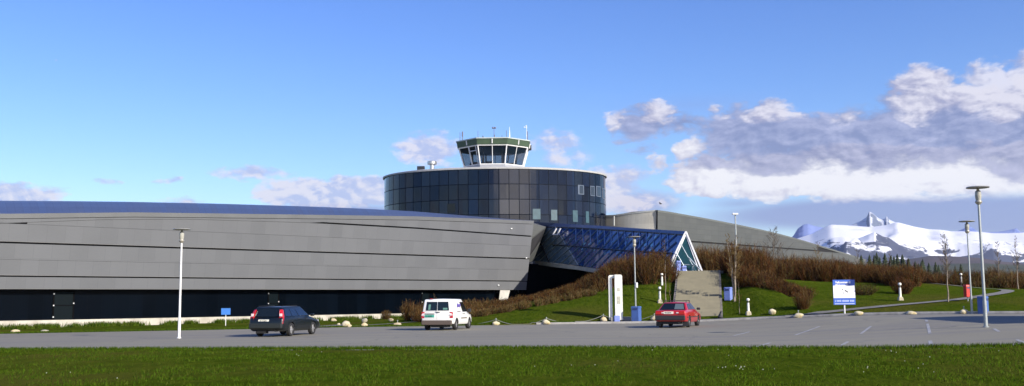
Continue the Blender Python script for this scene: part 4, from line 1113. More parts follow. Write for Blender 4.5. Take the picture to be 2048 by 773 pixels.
# ------------------------------------------------------------------ boundary stones and chains
def rock(px, py, w_px, h_px, label, seed, bolt=False, tone=0, d_=.5):
    p = G(px, py); w_ = w_px / F * p.y; h = h_px / F * p.y
    bm = bmesh.new(); bmesh.ops.create_icosphere(bm, subdivisions=3, radius=1)
    for v_ in bm.verts:
        n_ = noise.noise(v_.co * .9 + Vector((seed * 3.1, seed, 0))) * .35 + noise.noise(v_.co * 2.6 + Vector((seed, 0, 9))) * .12
        v_.co *= 1 + n_
        v_.co.x *= w_ / 2; v_.co.y *= w_ / 2 * .75; v_.co.z = v_.co.z * h * .62 + h * .38
    me = bpy.data.meshes.new('boundary_stone'); bm.to_mesh(me); bm.free()
    for q in me.polygons: q.use_smooth = True
    me.materials.append([ROCKM, ROCKO, ROCKG][tone]); o = bpy.data.objects.new('boundary_stone', me); col.objects.link(o); o.location = p
    tag(o, label, 'stone', 'pale boulders lining the car park edge')
    if bolt:
        mb = MB(); mb.tube((0, 0, h * .7), (0, 0, h + .14), .022, n=6); mb.lathe([(.02, h + .10), (.05, h + .14), (.02, h + .18)], n=8); b_ = mb.build('eye_bolt', POLE, o)
    return o, p + Vector((0, 0, h + .1))
ROCKM = mat('rock_pale', (.62, .57, .42), .9, c2=(.42, .34, .17), scale=2.2, bump=.5); ROCKO = mat('rock_ochre', (.58, .44, .20), .9, c2=(.45, .40, .30), scale=3, bump=.5); ROCKG = mat('rock_grey', (.30, .29, .24), .9, c2=(.40, .36, .26), scale=3, bump=.5)
tops_ = {}
for (px, py, w_, h_, lb, bolt, tone) in (
    (30, 667, 17, 8, 'boulder alone on the verge at the far left end', 0, 1), (90, 664, 15, 4, 'low flat grassy boulder right of the leftmost one', 0, 2),
    (667, 643, 12, 6, 'small ochre boulder behind the dark estate car bonnet', 0, 1), (677, 651, 7, 4, 'tiny boulder touching the big white and ochre pair', 0, 0),
    (692, 655, 16, 12, 'biggest whitish boulder of the cluster right of the dark car', 0, 0), (699, 655, 9, 6, 'low ochre boulder leaning on the biggest whitish one', 0, 1),
    (729, 645, 12, 8, 'grey boulder standing behind an ochre one', 0, 2), (728, 654.5, 13, 9, 'ochre boulder in front of a grey one', 0, 1),
    (782, 643, 11, 6, 'round boulder on the grass behind the bolted flat one', 0, 1), (795, 652, 17, 6, 'flat ochre boulder with a bolt left of the white van', 1, 1),
    (827, 641, 13, 6, 'grey white boulder near the brown shrub left of the van', 0, 2),
    (992, 649.5, 15, 8, 'small bolted boulder at the left end of the chain', 1, 0), (1093, 647, 17, 9, 'bolted boulder with an ochre foot midway along the chain', 1, 0),
    (1207, 643, 15, 9, 'bolted boulder just left of the white twin pillar', 1, 1), (1309, 641, 16, 8, 'bolted boulder beside the rear of the red car', 1, 0),
    (1545, 629, 14, 10, 'boulder set back on the grass right of the last bollard light by the stairs', 0, 0), (1597, 635, 20, 9, 'long flat boulder with a bolt where the path starts', 1, 0),
    (1719, 631, 18, 9, 'boulder right of the information board post', 0, 0), (1823, 628.5, 22, 7, 'long two lobed boulder by the kerb below the lawn bollard', 0, 0), (1928, 626, 15, 9, 'rounded bolted boulder just left of the smaller lamp post', 1, 0)):
    o, t = rock(px, py, w_, h_, lb, px * .37, bolt, tone); tops_[px] = t
CH = mat('chain_grey', (.22, .23, .2), .5, .4)
for a, b, lb in ((992, 1093, 'chain sagging between the two boulders nearest the van'), (1093, 1207, 'chain sagging towards the boulder beside the white pillar'), (1207, 1309, 'chain running behind the bins to the boulder by the red car')):
    A_, B_ = tops_[a], tops_[b]; mb = MB(); n = 18
    pts = []
    for i in range(n + 1):
        t = i / n; q = A_.lerp(B_, t); q.z = max(q.z - .38 * 4 * t * (1 - t), ground(q.x, q.y) + .03); pts.append(q)
    for x, y in zip(pts, pts[1:]): mb.tube(x, y, .020, n=5, caps=False)
    mb.build('barrier_chain', CH, label=lb, cat='chain', group='chains between the boulders')
A_ = tops_[992]; B_ = Vector((A_.x - 3.4, A_.y + .8, ground(A_.x - 3.4, A_.y + .8) + .25)); mb = MB()
pts = [A_.lerp(B_, i / 10) - Vector((0, 0, .25 * 4 * (i / 10) * (1 - i / 10))) for i in range(11)]
for x, y in zip(pts, pts[1:]): mb.tube(x, y, .02, n=5, caps=False)
mb.build('barrier_chain', CH, label='short chain running from the leftmost bolted boulder behind the van', cat='chain', group='chains between the boulders')

# bird
for px, py, d_, lb, s in ((1321, 408, 90, 'dark bird flying above the far wing beside the round hall', 1.), (112, 121, 260, 'tiny pale bird high in the blue sky on the left', 1.6)):
    c = P(px, py, d_); mb = MB()
    mb.lathe([(.004, -.16), (.045, -.06), (.05, .04), (.015, .16)], n=8)
    mb.v = [(z, y, x) for x, y, z in mb.v]
    mb.add([(-.05, 0, .02), (.06, 0, .02), (.0, .14, .10), (-.08, .26, .05)], [(0, 1, 2, 3)]); mb.add([(-.05, 0, .02), (.06, 0, .02), (.0, -.14, .10), (-.08, -.26, .05)], [(3, 2, 1, 0)])
    o = mb.build('bird', mat('bird_dark' if s == 1 else 'bird_pale', (.015, .015, .02) if s == 1 else (.5, .5, .52), .7), smooth=60, label=lb, cat='bird'); o.location = c; o.scale = (s, s, s); o.rotation_euler = (0.5, 0, .3)

# ------------------------------------------------------------------ vehicles  (x forward, y left, z up)
RUB = mat('tyre_rubber', (.018, .018, .018), .8, bump=.2, scale=20); RIM = mat('alloy_rim', (.70, .70, .70), .28, .75, var=.2, scale=9); TRIMB = mat('black_trim', (.022, .022, .024), .55)
CGL = mat('car_glass', (.006, .010, .012), .05, spec=.6); CGB = mat('car_glass_blue', (.005, .012, .035), .05, spec=.5)
TL_ = mat('tail_light_red', (.45, .008, .010), .15, spec=.8, coat=.5); TO_ = mat('indicator_orange', (.75, .25, .04), .2, spec=.8); PLW = mat('plate_white', (.82, .80, .66), .4); PLG = mat('plate_green', (.04, .36, .26), .4); PLT = mat('plate_text', (.03, .03, .03), .5)
UND = mat('underbody', (.012, .012, .012), .8); CHR = mat('chrome', (.7, .7, .7), .15, .9)
def vmat(name, c, var=.1, coat=.7):
    m = mat(name, c, .30, 0, var=var, scale=1.5, spec=.6, coat=coat); m.node_tree.nodes['Principled BSDF'].inputs['Coat Roughness'].default_value = .06; return m
class Car:
    def __init__(s, label, cat, name, loc, heading, paint):
        s.root = empty(name, loc, math.pi / 2 - heading, label, cat); s.paint = paint
    def part(s, mb, name, m, **k): return mb.build(name, m, k.pop('parent', s.root), **k)
def loft(mb, st):
    """stations: (x, zlow, zmid, ztop, w_low, w_mid, w_top)"""
    ring_ = []
    for (x, zl, zm, zt_, wl, wm, wt) in st:
        ring_.append([(x, -wl, zl), (x, -wm, zl + (zm - zl) * .25), (x, -wm, zm), (x, -wt, zt_), (x, wt, zt_), (x, wm, zm), (x, wm, zl + (zm - zl) * .25), (x, wl, zl)])
    vs = [p for r in ring_ for p in r]; n = 8; fs = []
    for i in range(len(ring_) - 1):
        for k in range(n):
            fs.append((i * n + k, i * n + (k + 1) % n, (i + 1) * n + (k + 1) % n, (i + 1) * n + k))
    fs += [tuple(range(n))[::-1], tuple((len(ring_) - 1) * n + i for i in range(n))]
    mb.add(vs, fs)
def cut(o, cutters):
    for c in cutters:
        md = o.modifiers.new('c', 'BOOLEAN'); md.operation = 'DIFFERENCE'; md.object = c; md.solver = 'EXACT'
    bake(o)
    for c in cutters: bpy.data.objects.remove(c)
def body(car, low, wheels, wr_, hw, bev=.05):
    mb = MB(); loft(mb, low); o = mb.build('body', [car.paint, UND], bevel=bev, seg=2)
    cs = []
    for x in wheels:
        for s_ in (-1, 1):
            m2 = MB(); m2.tube((x, s_ * (hw - .28), wr_), (x, s_ * (hw + .3), wr_), wr_ + .055, n=24); cs.append(m2.build('cutter', UND))
    cut(o, cs)
    for p in o.data.polygons: p.use_smooth = True
    o.data.set_sharp_from_angle(angle=R(32)); o.parent = car.root
    return o
def wheel(car, x, y, r, w_=.20, spokes=5, rimr=.66):
    s_ = 1 if y > 0 else -1
    mb = MB(); prof = [(r * rimr, -w_ / 2), (r * .92, -w_ / 2), (r, -w_ / 2 + .03), (r, w_ / 2 - .03), (r * .92, w_ / 2), (r * rimr, w_ / 2)]
    vs = []; n = 24
    for rr_, z in prof:
        for i in range(n): t = 2 * math.pi * i / n; vs.append((x + rr_ * math.cos(t), y + z, r + rr_ * math.sin(t)))
    k = len(prof); fs = [(a * n + i, a * n + (i + 1) % n, ((a + 1) % k) * n + (i + 1) % n, ((a + 1) % k) * n + i) for a in range(k) for i in range(n)]
    mb.add(vs, fs); o = car.part(mb, 'wheel', RUB, smooth=40)
    mb = MB(); f = y + s_ * (w_ / 2 - .035)
    mb.tube((x, f - s_ * .06, r), (x, f - s_ * .03, r), r * rimr, n=20)
    for i in range(spokes):
        t = 2 * math.pi * i / spokes; c_, q_ = math.cos(t), math.sin(t); a = .035
        mb.slab([(x - a * q_, f, r + a * c_), (x + r * rimr * c_ - a * 1.3 * q_, f, r + r * rimr * q_ + a * 1.3 * c_), (x + r * rimr * c_ + a * 1.3 * q_, f, r + r * rimr * q_ - a * 1.3 * c_), (x + a * q_, f, r - a * c_)], (0, s_, 0), .03)
    mb.tube((x, f - s_ * .03, r), (x, f + s_ * .012, r), r * .17, n=12)
    mb.build('rim', RIM, o, smooth=30)
def house(mb, B_, T_, hb, ht):
    """cabin frustum: B=(x_rear, x_front, z) at belt, T=(x_rear, x_front, z_rear, z_front) at roof"""
    xb0, xb1, zb = B_; xt0, xt1, z0, z1 = T_
    xm = (xt0 + xt1) / 2; zm = max(z0, z1) + .025
    vs = [(xb0, -hb, zb), (xb1, -hb * .97, zb), (xb1, hb * .97, zb), (xb0, hb, zb), (xt0, -ht, z0), (xt1, -ht * .97, z1), (xt1, ht * .97, z1), (xt0, ht, z0), (xm, -ht, (z0 + z1) / 2 + .012), (xm, ht, (z0 + z1) / 2 + .012), (xt0 + .03, 0, z0 + .02), (xm, 0, zm + .012), (xt1 - .03, 0, z1 + .02)]
    mb.add(vs, [(0, 1, 5, 8, 4), (2, 3, 7, 9, 6), (0, 4, 10, 7, 3), (1, 2, 6, 12, 5), (4, 8, 11, 10), (8, 5, 12, 11), (10, 11, 9, 7), (11, 12, 6, 9), (0, 3, 2, 1)])
def win(mb, a, b, c, d_, u0_, u1_, v0_, v1_, off=.012, sk0=0., sk1=0.):
    """window on face a(rear-low) b(front-low) c(front-high) d(rear-high)"""
    a, b, c, d_ = map(Vector, (a, b, c, d_))
    def q(u, v): return a.lerp(b, u).lerp(d_.lerp(c, u), v)
    pts = [q(u0_ + 0, v0_), q(u1_, v0_), q(u1_ + sk1, v1_), q(u0_ + sk0, v1_)]
    n_ = (pts[1] - pts[0]).cross(pts[3] - pts[0]).normalized()
    cen = (a + b + c + d_) / 4
    ref = Vector((cen.x * .2, cen.y, cen.z - .9)) if abs(cen.y) > .3 else Vector((cen.x, 0, cen.z * .2))
    if n_.dot(ref) < 0: n_ = -n_
    mb.slab([p + n_ * off for p in pts], n_, .02)
HEAD = None
def place(px, py, d_):
    r_ = ray(px, py); r_ = r_ / r_.y; x = r_.x * d_; return Vector((x, d_, base(x)))

# --- dark estate car
car = Car('very dark green estate car with tall red tail lights, parked before the dark wall', 'car', 'estate_car', place(573, 640, 50.3), R(11.5), vmat('dark_green_paint', (.003, .006, .007), coat=.1))
body(car, [(-2.36, .42, .62, .70, .72, .80, .80), (-2.30, .32, .72, .90, .78, .86, .82), (-2.1, .26, .80, .95, .80, .88, .84), (-.6, .24, .80, .96, .82, .88, .84), (.9, .24, .78, .94, .82, .88, .82), (1.15, .24, .76, .92, .82, .88, .78), (2.0, .26, .66, .78, .80, .86, .74), (2.25, .32, .58, .70, .76, .82, .70), (2.36, .40, .52, .58, .66, .72, .66)], (-1.30, 1.36), .32, .88)
mb = MB(); B_ = (-2.22, 1.05, .93); T_ = (-1.98, .22, 1.40, 1.42); house(mb, B_, T_, .84, .66); car.part(mb, 'cabin', car.paint, bevel=.045, seg=3, smooth=35)
for s_ in (-1, 1):
    a = (B_[0], s_ * .84, B_[2]); b = (B_[1], s_ * .84 * .97, B_[2]); c = (T_[1], s_ * .66 * .97, T_[3]); dd = (T_[0], s_ * .66, T_[2])
    for u0_, u1_, k0_, k1_ in ((.07, .30, .0, .0), (.32, .56, 0, 0), (.585, .95, 0, .0)):
        mb = MB(); win(mb, a, b, c, dd, u0_, u1_, .10, .86, .014, k0_, k1_); car.part(mb, 'side_window', CGB)
mb = MB(); win(mb, (B_[0], -.84, B_[2]), (B_[0], .84, B_[2]), (T_[0], .66, T_[2]), (T_[0], -.66, T_[2]), .14, .86, .08, .88); rwn = car.part(mb, 'rear_window', CGL)
mb = MB(); win(mb, (B_[1], -.80, B_[2]), (B_[1], .80, B_[2]), (T_[1], .62, T_[3]), (T_[1], -.62, T_[3]), .06, .94, .06, .92); car.part(mb, 'windscreen', CGL)
for s_ in (-1, 1):
    mb = MB(); mb.slab([(-2.33, s_ * .86, .62), (-2.34, s_ * .66, .62), (-2.31, s_ * .66, .94), (-2.15, s_ * .60, 1.30), (-2.08, s_ * .73, 1.30), (-2.25, s_ * .86, .94)], (-1, 0, .15), .10); tl = car.part(mb, 'tail_light', TL_, bevel=.012, seg=1)
    mb = MB(); mb.box((-2.27, s_ * .73, 1.04), (.06, .12, .13)); mb.build('reversing_light', mat('lamp_clear', (.75, .6, .6), .2), tl)
    mb = MB(); mb.box((.95, s_ * .97, 1.0), (.12, .2, .13)); car.part(mb, 'wing_mirror', car.paint, bevel=.03)
    mb = MB(); mb.box((2.2, s_ * .66, .68), (.12, .26, .14)); car.part(mb, 'headlight', mat('lamp_glass_clear', (.25, .26, .28), .1), bevel=.02)
    mb = MB(); mb.tube((-1.9, s_ * .6, 1.455), (-.1, s_ * .6, 1.475), .014, n=6); car.part(mb, 'roof_rail', TRIMB)
    for x in (-.15, .75): mb = MB(); mb.box((x - .35, s_ * .885, .84), (.15, .03, .025)); car.part(mb, 'door_handle', mat('handle_dark', (.05, .05, .05), .3), bevel=.008, seg=1)
mb = MB(); mb.box((-2.37, 0, .52), (.14, 1.68, .24)); car.part(mb, 'rear_bumper', mat('bumper_dark', (.018, .022, .02), .5), bevel=.04)
mb = MB(); mb.box((2.36, 0, .45), (.12, 1.6, .22)); car.part(mb, 'front_bumper', MATS['bumper_dark'], bevel=.04)
mb = MB(); mb.box((-2.335, .12, .76), (.03, .54, .13)); pl = car.part(mb, 'number_plate', PLW)
text('SD 31674', .1, (-2.355, .32, .725), PLT, pl, 'plate_number', sx=.9).rotation_euler = (R(90), 0, R(-90))
mb = MB(); mb.box((-2.1, .3, .24), (.35, .5, .16)); mb.tube((-2.42, -.5, .28), (-2.1, -.5, .28), .035, n=10); car.part(mb, 'exhaust', UND, bevel=.03)
for x in (-1.30, 1.36):
    for y in (-.78, .78): wheel(car, x, y, .32)

# --- white van
car = Car('white compact panel van with green number plate and purple lettering', 'van', 'panel_van', place(896, 640, 57.2), R(13.0), vmat('van_white_paint', (.82, .81, .76), .04))
VH = 1.74
body(car, [(-2.12, .44, .80, .92, .80, .86, .85), (-2.06, .34, .85, .98, .84, .89, .87), (-1.0, .30, .85, .99, .86, .90, .88), (.6, .28, .85, .99, .86, .90, .88), (1.05, .28, .82, .99, .86, .90, .84), (1.75, .28, .72, .84, .84, .88, .78), (2.06, .34, .60, .74, .78, .82, .70), (2.15, .42, .54, .60, .66, .72, .66)], (-1.28, 1.38), .31, .90)
mb = MB(); B_ = (-2.07, 1.15, .96); T_ = (-1.98, .22, VH - .05, VH - .04); house(mb, B_, T_, .87, .76); car.part(mb, 'cargo_box', car.paint, bevel=.07, seg=3, smooth=35)
for s_ in (-1, 1):
    a = (B_[0], s_ * .87, B_[2]); b = (B_[1], s_ * .87 * .97, B_[2]); c = (T_[1], s_ * .76 * .97, T_[3]); dd = (T_[0], s_ * .76, T_[2])
    mb = MB(); win(mb, a, b, c, dd, .665, .955, .04, .78, .014, .0, .0); car.part(mb, 'side_window', CGL)
    mb = MB(); mb.box((.98, s_ * .99, 1.05), (.14, .2, .2)); car.part(mb, 'wing_mirror', TRIMB, bevel=.03)
    mb = MB(); mb.box((.15, s_ * .905, .64), (1.15, .03, .05)); car.part(mb, 'side_moulding', mat('moulding_brown', (.10, .08, .06), .6))
    mb = MB(); mb.box((-.75, s_ * .895, 1.02), (.7, .03, .03)); car.part(mb, 'door_rail', mat('rail_grey', (.25, .2, .2), .6))
    for x in (-.05, .2): mb = MB(); mb.box((x, s_ * .905, .88), (.12, .03, .04)); car.part(mb, 'door_handle', TRIMB, bevel=.008, seg=1)
    mb = MB(); mb.slab([(-2.13, s_ * .90, .66), (-2.13, s_ * .72, .66), (-2.10, s_ * .72, 1.0), (-2.10, s_ * .88, 1.0)], (-1, 0, 0), .12); tl = car.part(mb, 'tail_light', TL_, bevel=.012, seg=1)
    mb = MB(); mb.box((-2.13, s_ * .80, .84), (.05, .15, .07)); mb.build('reversing_light', MATS['lamp_clear'], tl)
    mb = MB(); mb.box((2.0, s_ * .66, .72), (.2, .24, .2)); car.part(mb, 'headlight', MATS['lamp_glass_clear'], bevel=.03)
RG0, RG1 = ((B_[0], -.87, B_[2]), (B_[0], .87, B_[2])), ((T_[0], .76, T_[2]), (T_[0], -.76, T_[2]))
for u0_, u1_ in ((.10, .485), (.505, .89)):
    mb = MB(); win(mb, *RG0, *RG1, u0_, u1_, .16, .82); wn_ = car.part(mb, 'rear_window', CGL)
    mb = MB(); win(mb, *RG0, *RG1, u0_ + .05 + (.18 if u0_ > .5 else 0), u0_ + .20 + (.10 if u0_ > .5 else .0), .22, .62 if u0_ > .5 else .36, .018); mb.build('painted_reflection', mat('pale_green_reflection', (.12, .25, .20), .3), wn_)  # reflection in the rear glass, painted as pale green patches
mb = MB(); win(mb, (B_[1], -.82, B_[2]), (B_[1], .82, B_[2]), (T_[1], .72, T_[3]), (T_[1], -.72, T_[3]), .06, .94, .04, .90); car.part(mb, 'windscreen', CGL)
mb = MB(); mb.box((-2.115, .0, .92), (.01, .012, .9)); car.part(mb, 'door_seam', TRIMB)
mb = MB(); mb.box((-2.15, 0, .42), (.16, 1.74, .26)); car.part(mb, 'rear_bumper', mat('bumper_grey', (.10, .075, .06), .6), bevel=.04)
mb = MB(); mb.box((-2.135, .42, .78), (.03, .54, .12)); pl = car.part(mb, 'number_plate', PLG)
text('YC 80453', .1, (-2.155, .64, .745), PLT, pl, 'plate_number', sx=.9).rotation_euler = (R(90), 0, R(-90))
mb = MB(); mb.box((-2.13, .42, .90), (.05, .56, .05)); car.part(mb, 'plate_trim', mat('trim_brown', (.07, .04, .03), .5), bevel=.01, seg=1)
mb = MB(); mb.box((-2.125, -.05, .98), (.03, .22, .035)); car.part(mb, 'rear_handle', TRIMB)
mb = MB(); mb.box((-2.0, .35, VH - .02), (.04, .14, .04)); car.part(mb, 'brake_light', TL_)
o = text('Røros', .26, (-1.02, -.845, 1.30), mat('van_lettering', (.10, .07, .30), .5), car.root, 'side_lettering', sx=1, bold=.004) if False else None
mb = MB(); rr = random.Random(2); x_ = -1.0
for k, hh in enumerate((.24, .15, .16, .13, .16, .20)):   # blurred violet mark, no readable letters
    yy = -.885 + (1.35 - .96) * .135
    mb.box((x_ + .04, yy, 1.32 + hh * .1), (.055, .03, hh), tilt=Matrix.Rotation(R(20), 3, 'Y')); x_ += .105
car.part(mb, 'side_logo', mat('van_mark_violet', (.12, .09, .34), .5))
mb = MB(); mb.box((-1.75, -.1, .24), (.7, .9, .14)); mb.tube((-2.2, .45, .30), (-1.9, .45, .30), .03, n=8); car.part(mb, 'exhaust', UND, bevel=.03)
for x in (-1.28, 1.38):
    for y in (-.80, .80): wheel(car, x, y, .31, .2, 7, .62)

# --- red saloon
car = Car('red saloon car with black bumper and roof rack, parked below the stairs', 'car', 'saloon_car', place(1358, 640, 55.6), R(21.5), vmat('red_paint', (.40, .008, .012)))
body(car, [(-2.20, .46, .74, .84, .72, .80, .78), (-2.15, .34, .80, .92, .76, .83, .79), (-1.5, .28, .82, .95, .80, .85, .78), (-.6, .26, .80, .95, .80, .85, .80), (.7, .26, .78, .93, .80, .85, .79), (1.0, .26, .74, .90, .80, .85, .76), (1.9, .28, .66, .80, .78, .83, .72), (2.10, .34, .60, .74, .74, .78, .68), (2.2, .44, .55, .62, .66, .70, .66)], (-1.22, 1.25), .30, .85)
mb = MB(); B_ = (-1.62, 1.0, .92); T_ = (-1.02, .22, 1.33, 1.35); house(mb, B_, T_, .80, .60); car.part(mb, 'cabin', car.paint, bevel=.045, seg=3, smooth=35)
for s_ in (-1, 1):
    a = (B_[0], s_ * .80, B_[2]); b = (B_[1], s_ * .80 * .97, B_[2]); c = (T_[1], s_ * .60 * .97, T_[3]); dd = (T_[0], s_ * .60, T_[2])
    for u0_, u1_ in ((.14, .47), (.50, .93)):
        mb = MB(); win(mb, a, b, c, dd, u0_, u1_, .08, .86, .014); car.part(mb, 'side_window', CGB)
    mb = MB(); mb.box((.75, s_ * .95, .98), (.12, .2, .13)); car.part(mb, 'wing_mirror', TRIMB, bevel=.03)
    mb = MB(); mb.box((-2.205, s_ * .62, .79), (.05, .34, .17)); tl = car.part(mb, 'tail_light', TL_, bevel=.015, seg=1)
    mb = MB(); mb.box((-2.21, s_ * .40, .80), (.05, .12, .06)); mb.build('reversing_light', MATS['lamp_clear'], tl)
    mb = MB(); mb.box((2.12, s_ * .60, .66), (.12, .26, .14)); car.part(mb, 'headlight', MATS['lamp_glass_clear'], bevel=.02)
    mb = MB(); mb.box((-.2, s_ * .862, .56), (3.4, .02, .04)); car.part(mb, 'side_moulding', TRIMB)
    mb = MB(); mb.box((-1.85, s_ * .72, .20), (.03, .26, .26)); car.part(mb, 'mud_flap', TRIMB)
mb = MB(); win(mb, (B_[0], -.80, B_[2]), (B_[0], .80, B_[2]), (T_[0], .60, T_[2]), (T_[0], -.60, T_[2]), .06, .94, .05, .90); rwn = car.part(mb, 'rear_window', CGL)
mb = MB(); win(mb, (B_[0], -.80, B_[2]), (B_[0], .80, B_[2]), (T_[0], .60, T_[2]), (T_[0], -.60, T_[2]), .10, .44, .12, .80, .02); mb.build('painted_window_reflection', mat('reflection_grey', (.10, .13, .14), .2), rwn)  # reflection painted onto the rear window as a grey patch
mb = MB(); win(mb, (B_[1], -.76, B_[2]), (B_[1], .76, B_[2]), (T_[1], .57, T_[3]), (T_[1], -.57, T_[3]), .06, .94, .06, .92); car.part(mb, 'windscreen', CGL)
mb = MB(); mb.box((-2.21, 0, .53), (.16, 1.62, .26)); car.part(mb, 'rear_bumper', TRIMB, bevel=.04)
mb = MB(); mb.box((2.2, 0, .48), (.12, 1.6, .24)); car.part(mb, 'front_bumper', TRIMB, bevel=.04)
mb = MB(); mb.box((-2.215, .08, .80), (.03, .52, .13)); pl = car.part(mb, 'number_plate', PLW)
text('YB 26191', .1, (-2.235, .28, .765), PLT, pl, 'plate_number', sx=.9).rotation_euler = (R(90), 0, R(-90))
mb = MB()
for x in (-.85, .0):
    mb.tube((x, -.62, 1.44), (x, .62, 1.44), .02, n=6)
    for s_ in (-1, 1): mb.tube((x, s_ * .60, 1.33), (x, s_ * .60, 1.45), .02, n=6)
car.part(mb, 'roof_rack', TRIMB)
mb = MB(); mb.box((-1.9, 0, .27), (.4, 1.1, .16)); mb.tube((-2.3, -.45, .27), (-1.9, -.45, .27), .03, n=8); car.part(mb, 'exhaust', UND, bevel=.03)
for x in (-1.22, 1.25):
    for y in (-.75, .75): wheel(car, x, y, .30, .19, 5, .62)

# --- coach standing just outside the picture on the right, whose shadow crosses the car park
cx, cy = 26.1, 40.0; BR_ = vmat('coach_paint', (.55, .56, .60), .05)
car = Car('long pale coach parked on the right whose shadow crosses the tarmac', 'coach', 'coach', Vector((cx, cy, base(cx))), R(4), BR_)
mb = MB(); mb.box((0, 0, 1.95), (10.8, 2.4, 3.25)); car.part(mb, 'body', BR_, bevel=.18, seg=3, smooth=40)
for s_ in (-1, 1):
    mb = MB(); mb.box((0, s_ * 1.2, 2.25), (10.0, .03, .95)); sw = car.part(mb, 'side_window', CGL, bevel=.01, seg=1)
    mb = MB(); mb.box((0, s_ * 1.205, .95), (9.8, .03, .5)); car.part(mb, 'luggage_hatch', mat('coach_grey', (.3, .3, .33), .5), bevel=.01, seg=1)
    for x in (-3.2, 3.6): wheel(car, x, s_ * 1.06, .5, .3, 8, .55)
mb = MB(); mb.box((5.41, 0, 2.0), (.04, 2.1, 1.4)); car.part(mb, 'windscreen', CGL, bevel=.01, seg=1)
mb = MB(); mb.box((-5.41, 0, 2.3), (.04, 2.0, .8)); car.part(mb, 'rear_window', CGL, bevel=.01, seg=1)
# ------------------------------------------------------------------ mountains
def smooth_noise(x, y, s, o=5, seed=0.):
    v = 0; a = 1; t = 0
    for i in range(o):
        v += a * noise.noise(Vector((x / s + seed, y / s, seed * 1.7))); t += a; a *= .5; s *= .5
    return v / t
def ridged(x, y, s, o=5, seed=0.):
    v = 0; a = 1; t = 0
    for i in range(o):
        v += a * (1 - abs(noise.noise(Vector((x / s + seed, y / s, seed * 1.7)))) * 2); t += a; a *= .5; s *= .5
    return v / t
def mountain_mat(name, snow, rock, lowrock, z0, z1, thr, blue=0.):
    m, nt, b = blank(name)
    g = nd(nt, 'ShaderNodeNewGeometry'); p = g.outputs['Position']
    sx = nd(nt, 'ShaderNodeSeparateXYZ'); nt.links.new(p, sx.inputs[0]); sn = nd(nt, 'ShaderNodeSeparateXYZ'); nt.links.new(g.outputs['Normal'], sn.inputs[0])
    st = nd(nt, 'ShaderNodeVectorMath', operation='MULTIPLY'); nt.links.new(p, st.inputs[0]); st.inputs[1].default_value = (.6, .6, 2.2)
    n1_ = nz(nt, st.outputs[0], .006, 7, .65, .8); n2_ = nz(nt, p, .02, 6, .7)
    hgt = mrange(nt, sx.outputs[2], z0, z1, -.22, .16)
    f = mnode(nt, 'ADD', mnode(nt, 'ADD', n1_, hgt), mnode(nt, 'MULTIPLY', mnode(nt, 'SUBTRACT', sn.outputs[2], .85), .9))
    f = mnode(nt, 'ADD', f, mnode(nt, 'MULTIPLY', mnode(nt, 'SUBTRACT', n2_, .5), .25))
    f = mrange(nt, f, thr, thr + .035)
    k = mixc(nt, f, mixc(nt, n2_, rock, lowrock), snow)
    nt.links.new(k, b.inputs['Base Color']); b.inputs['Roughness'].default_value = .8; b.inputs['Specular IOR Level'].default_value = .2
    return m
def mountain(name, sil, dist, depth, m, amp, seed, x_ext, n=230, ny=46, base_py=None, **tg):
    """range whose crest follows a silhouette of (column, row) points at distance dist"""
    v = []; f = []
    x0, x1 = x_ext
    for i in range(n + 1):
        px = x0 + (x1 - x0) * i / n
        zc = P(px, interp(px, sil), dist).z
        for j in range(ny + 1):
            t = j / ny * 1.5        # 1 = crest
            dd = dist - depth * (1 - t)
            r_ = ray(px, 500); r_ = r_ / r_.y; x = r_.x * dd; y = dd
            if t <= 1: prof = t ** 1.25
            else: prof = 1 - (t - 1) * 1.1
            z = 2 + (zc - 2) * prof
            k = math.sin(math.pi * min(1, t / 1.0)) if t < 1 else 0
            z += amp * k * (ridged(x, y, depth * .5, 6, seed) - .55) * 1.6
            if t <= 1: z = min(z, 2 + (zc - 2) * min(1, (.02 + t) ) * 1.0) if t > .6 else z
            v.append((x, y, z))
    W = ny + 1
    f = [(i * W + j, (i + 1) * W + j, (i + 1) * W + j + 1, i * W + j + 1) for i in range(n) for j in range(ny)]
    return npmesh(name, v, f, m, smooth=True, **tg)
SNOW = mountain_mat('snow_mountain', (.78, .79, .80), (.09, .11, .16), (.07, .07, .09), 60, 420, .54)
SPUR = mountain_mat('rocky_spur', (.76, .77, .79), (.085, .10, .15), (.055, .055, .075), 60, 330, .66)
SNOW2 = mountain_mat('far_peak_snow', (.50, .53, .58), (.14, .17, .22), (.11, .13, .18), 60, 500, .52)  # distance haze put into duller, bluer snow and rock tones
FARB = mountain_mat('blue_peak', (.20, .26, .50), (.13, .18, .40), (.10, .14, .34), 60, 400, .6)  # blue of the distance haze put into the peak colours
sil1 = [(1300, 505), (1480, 490), (1590, 477), (1625, 466), (1652, 452), (1663, 447), (1690, 448), (1715, 450), (1745, 452), (1775, 448), (1797, 442), (1830, 451), (1860, 456.5), (1885, 458), (1905, 461.5), (1950, 462.5), (1985, 466), (2020, 466), (2060, 464), (2150, 466), (2300, 450), (2500, 470)]
mountain('snow_mountain', sil1, 7200, 3600, SNOW, 260, 3.3, (1300, 2500), kind='structure')
sil7 = [(1560, 520), (1640, 508), (1690, 488), (1722, 474), (1742, 466), (1751, 463), (1764, 470), (1778, 474), (1795, 486), (1820, 496), (1850, 508), (1900, 522)]
mountain('rocky_spur', sil7, 5600, 1500, SPUR, 110, 5.5, (1560, 1900), n=130, kind='structure')
sil2 = [(1640, 480), (1690, 455), (1725, 440), (1737, 432), (1742, 420.5), (1748, 424), (1758, 433), (1766, 437), (1773, 436), (1776, 430), (1781, 437), (1792, 442), (1799, 446), (1830, 470), (1850, 480)]
mountain('jagged_peak', sil2, 8600, 1700, SNOW2, 60, 8.1, (1640, 1850), n=120, kind='structure')
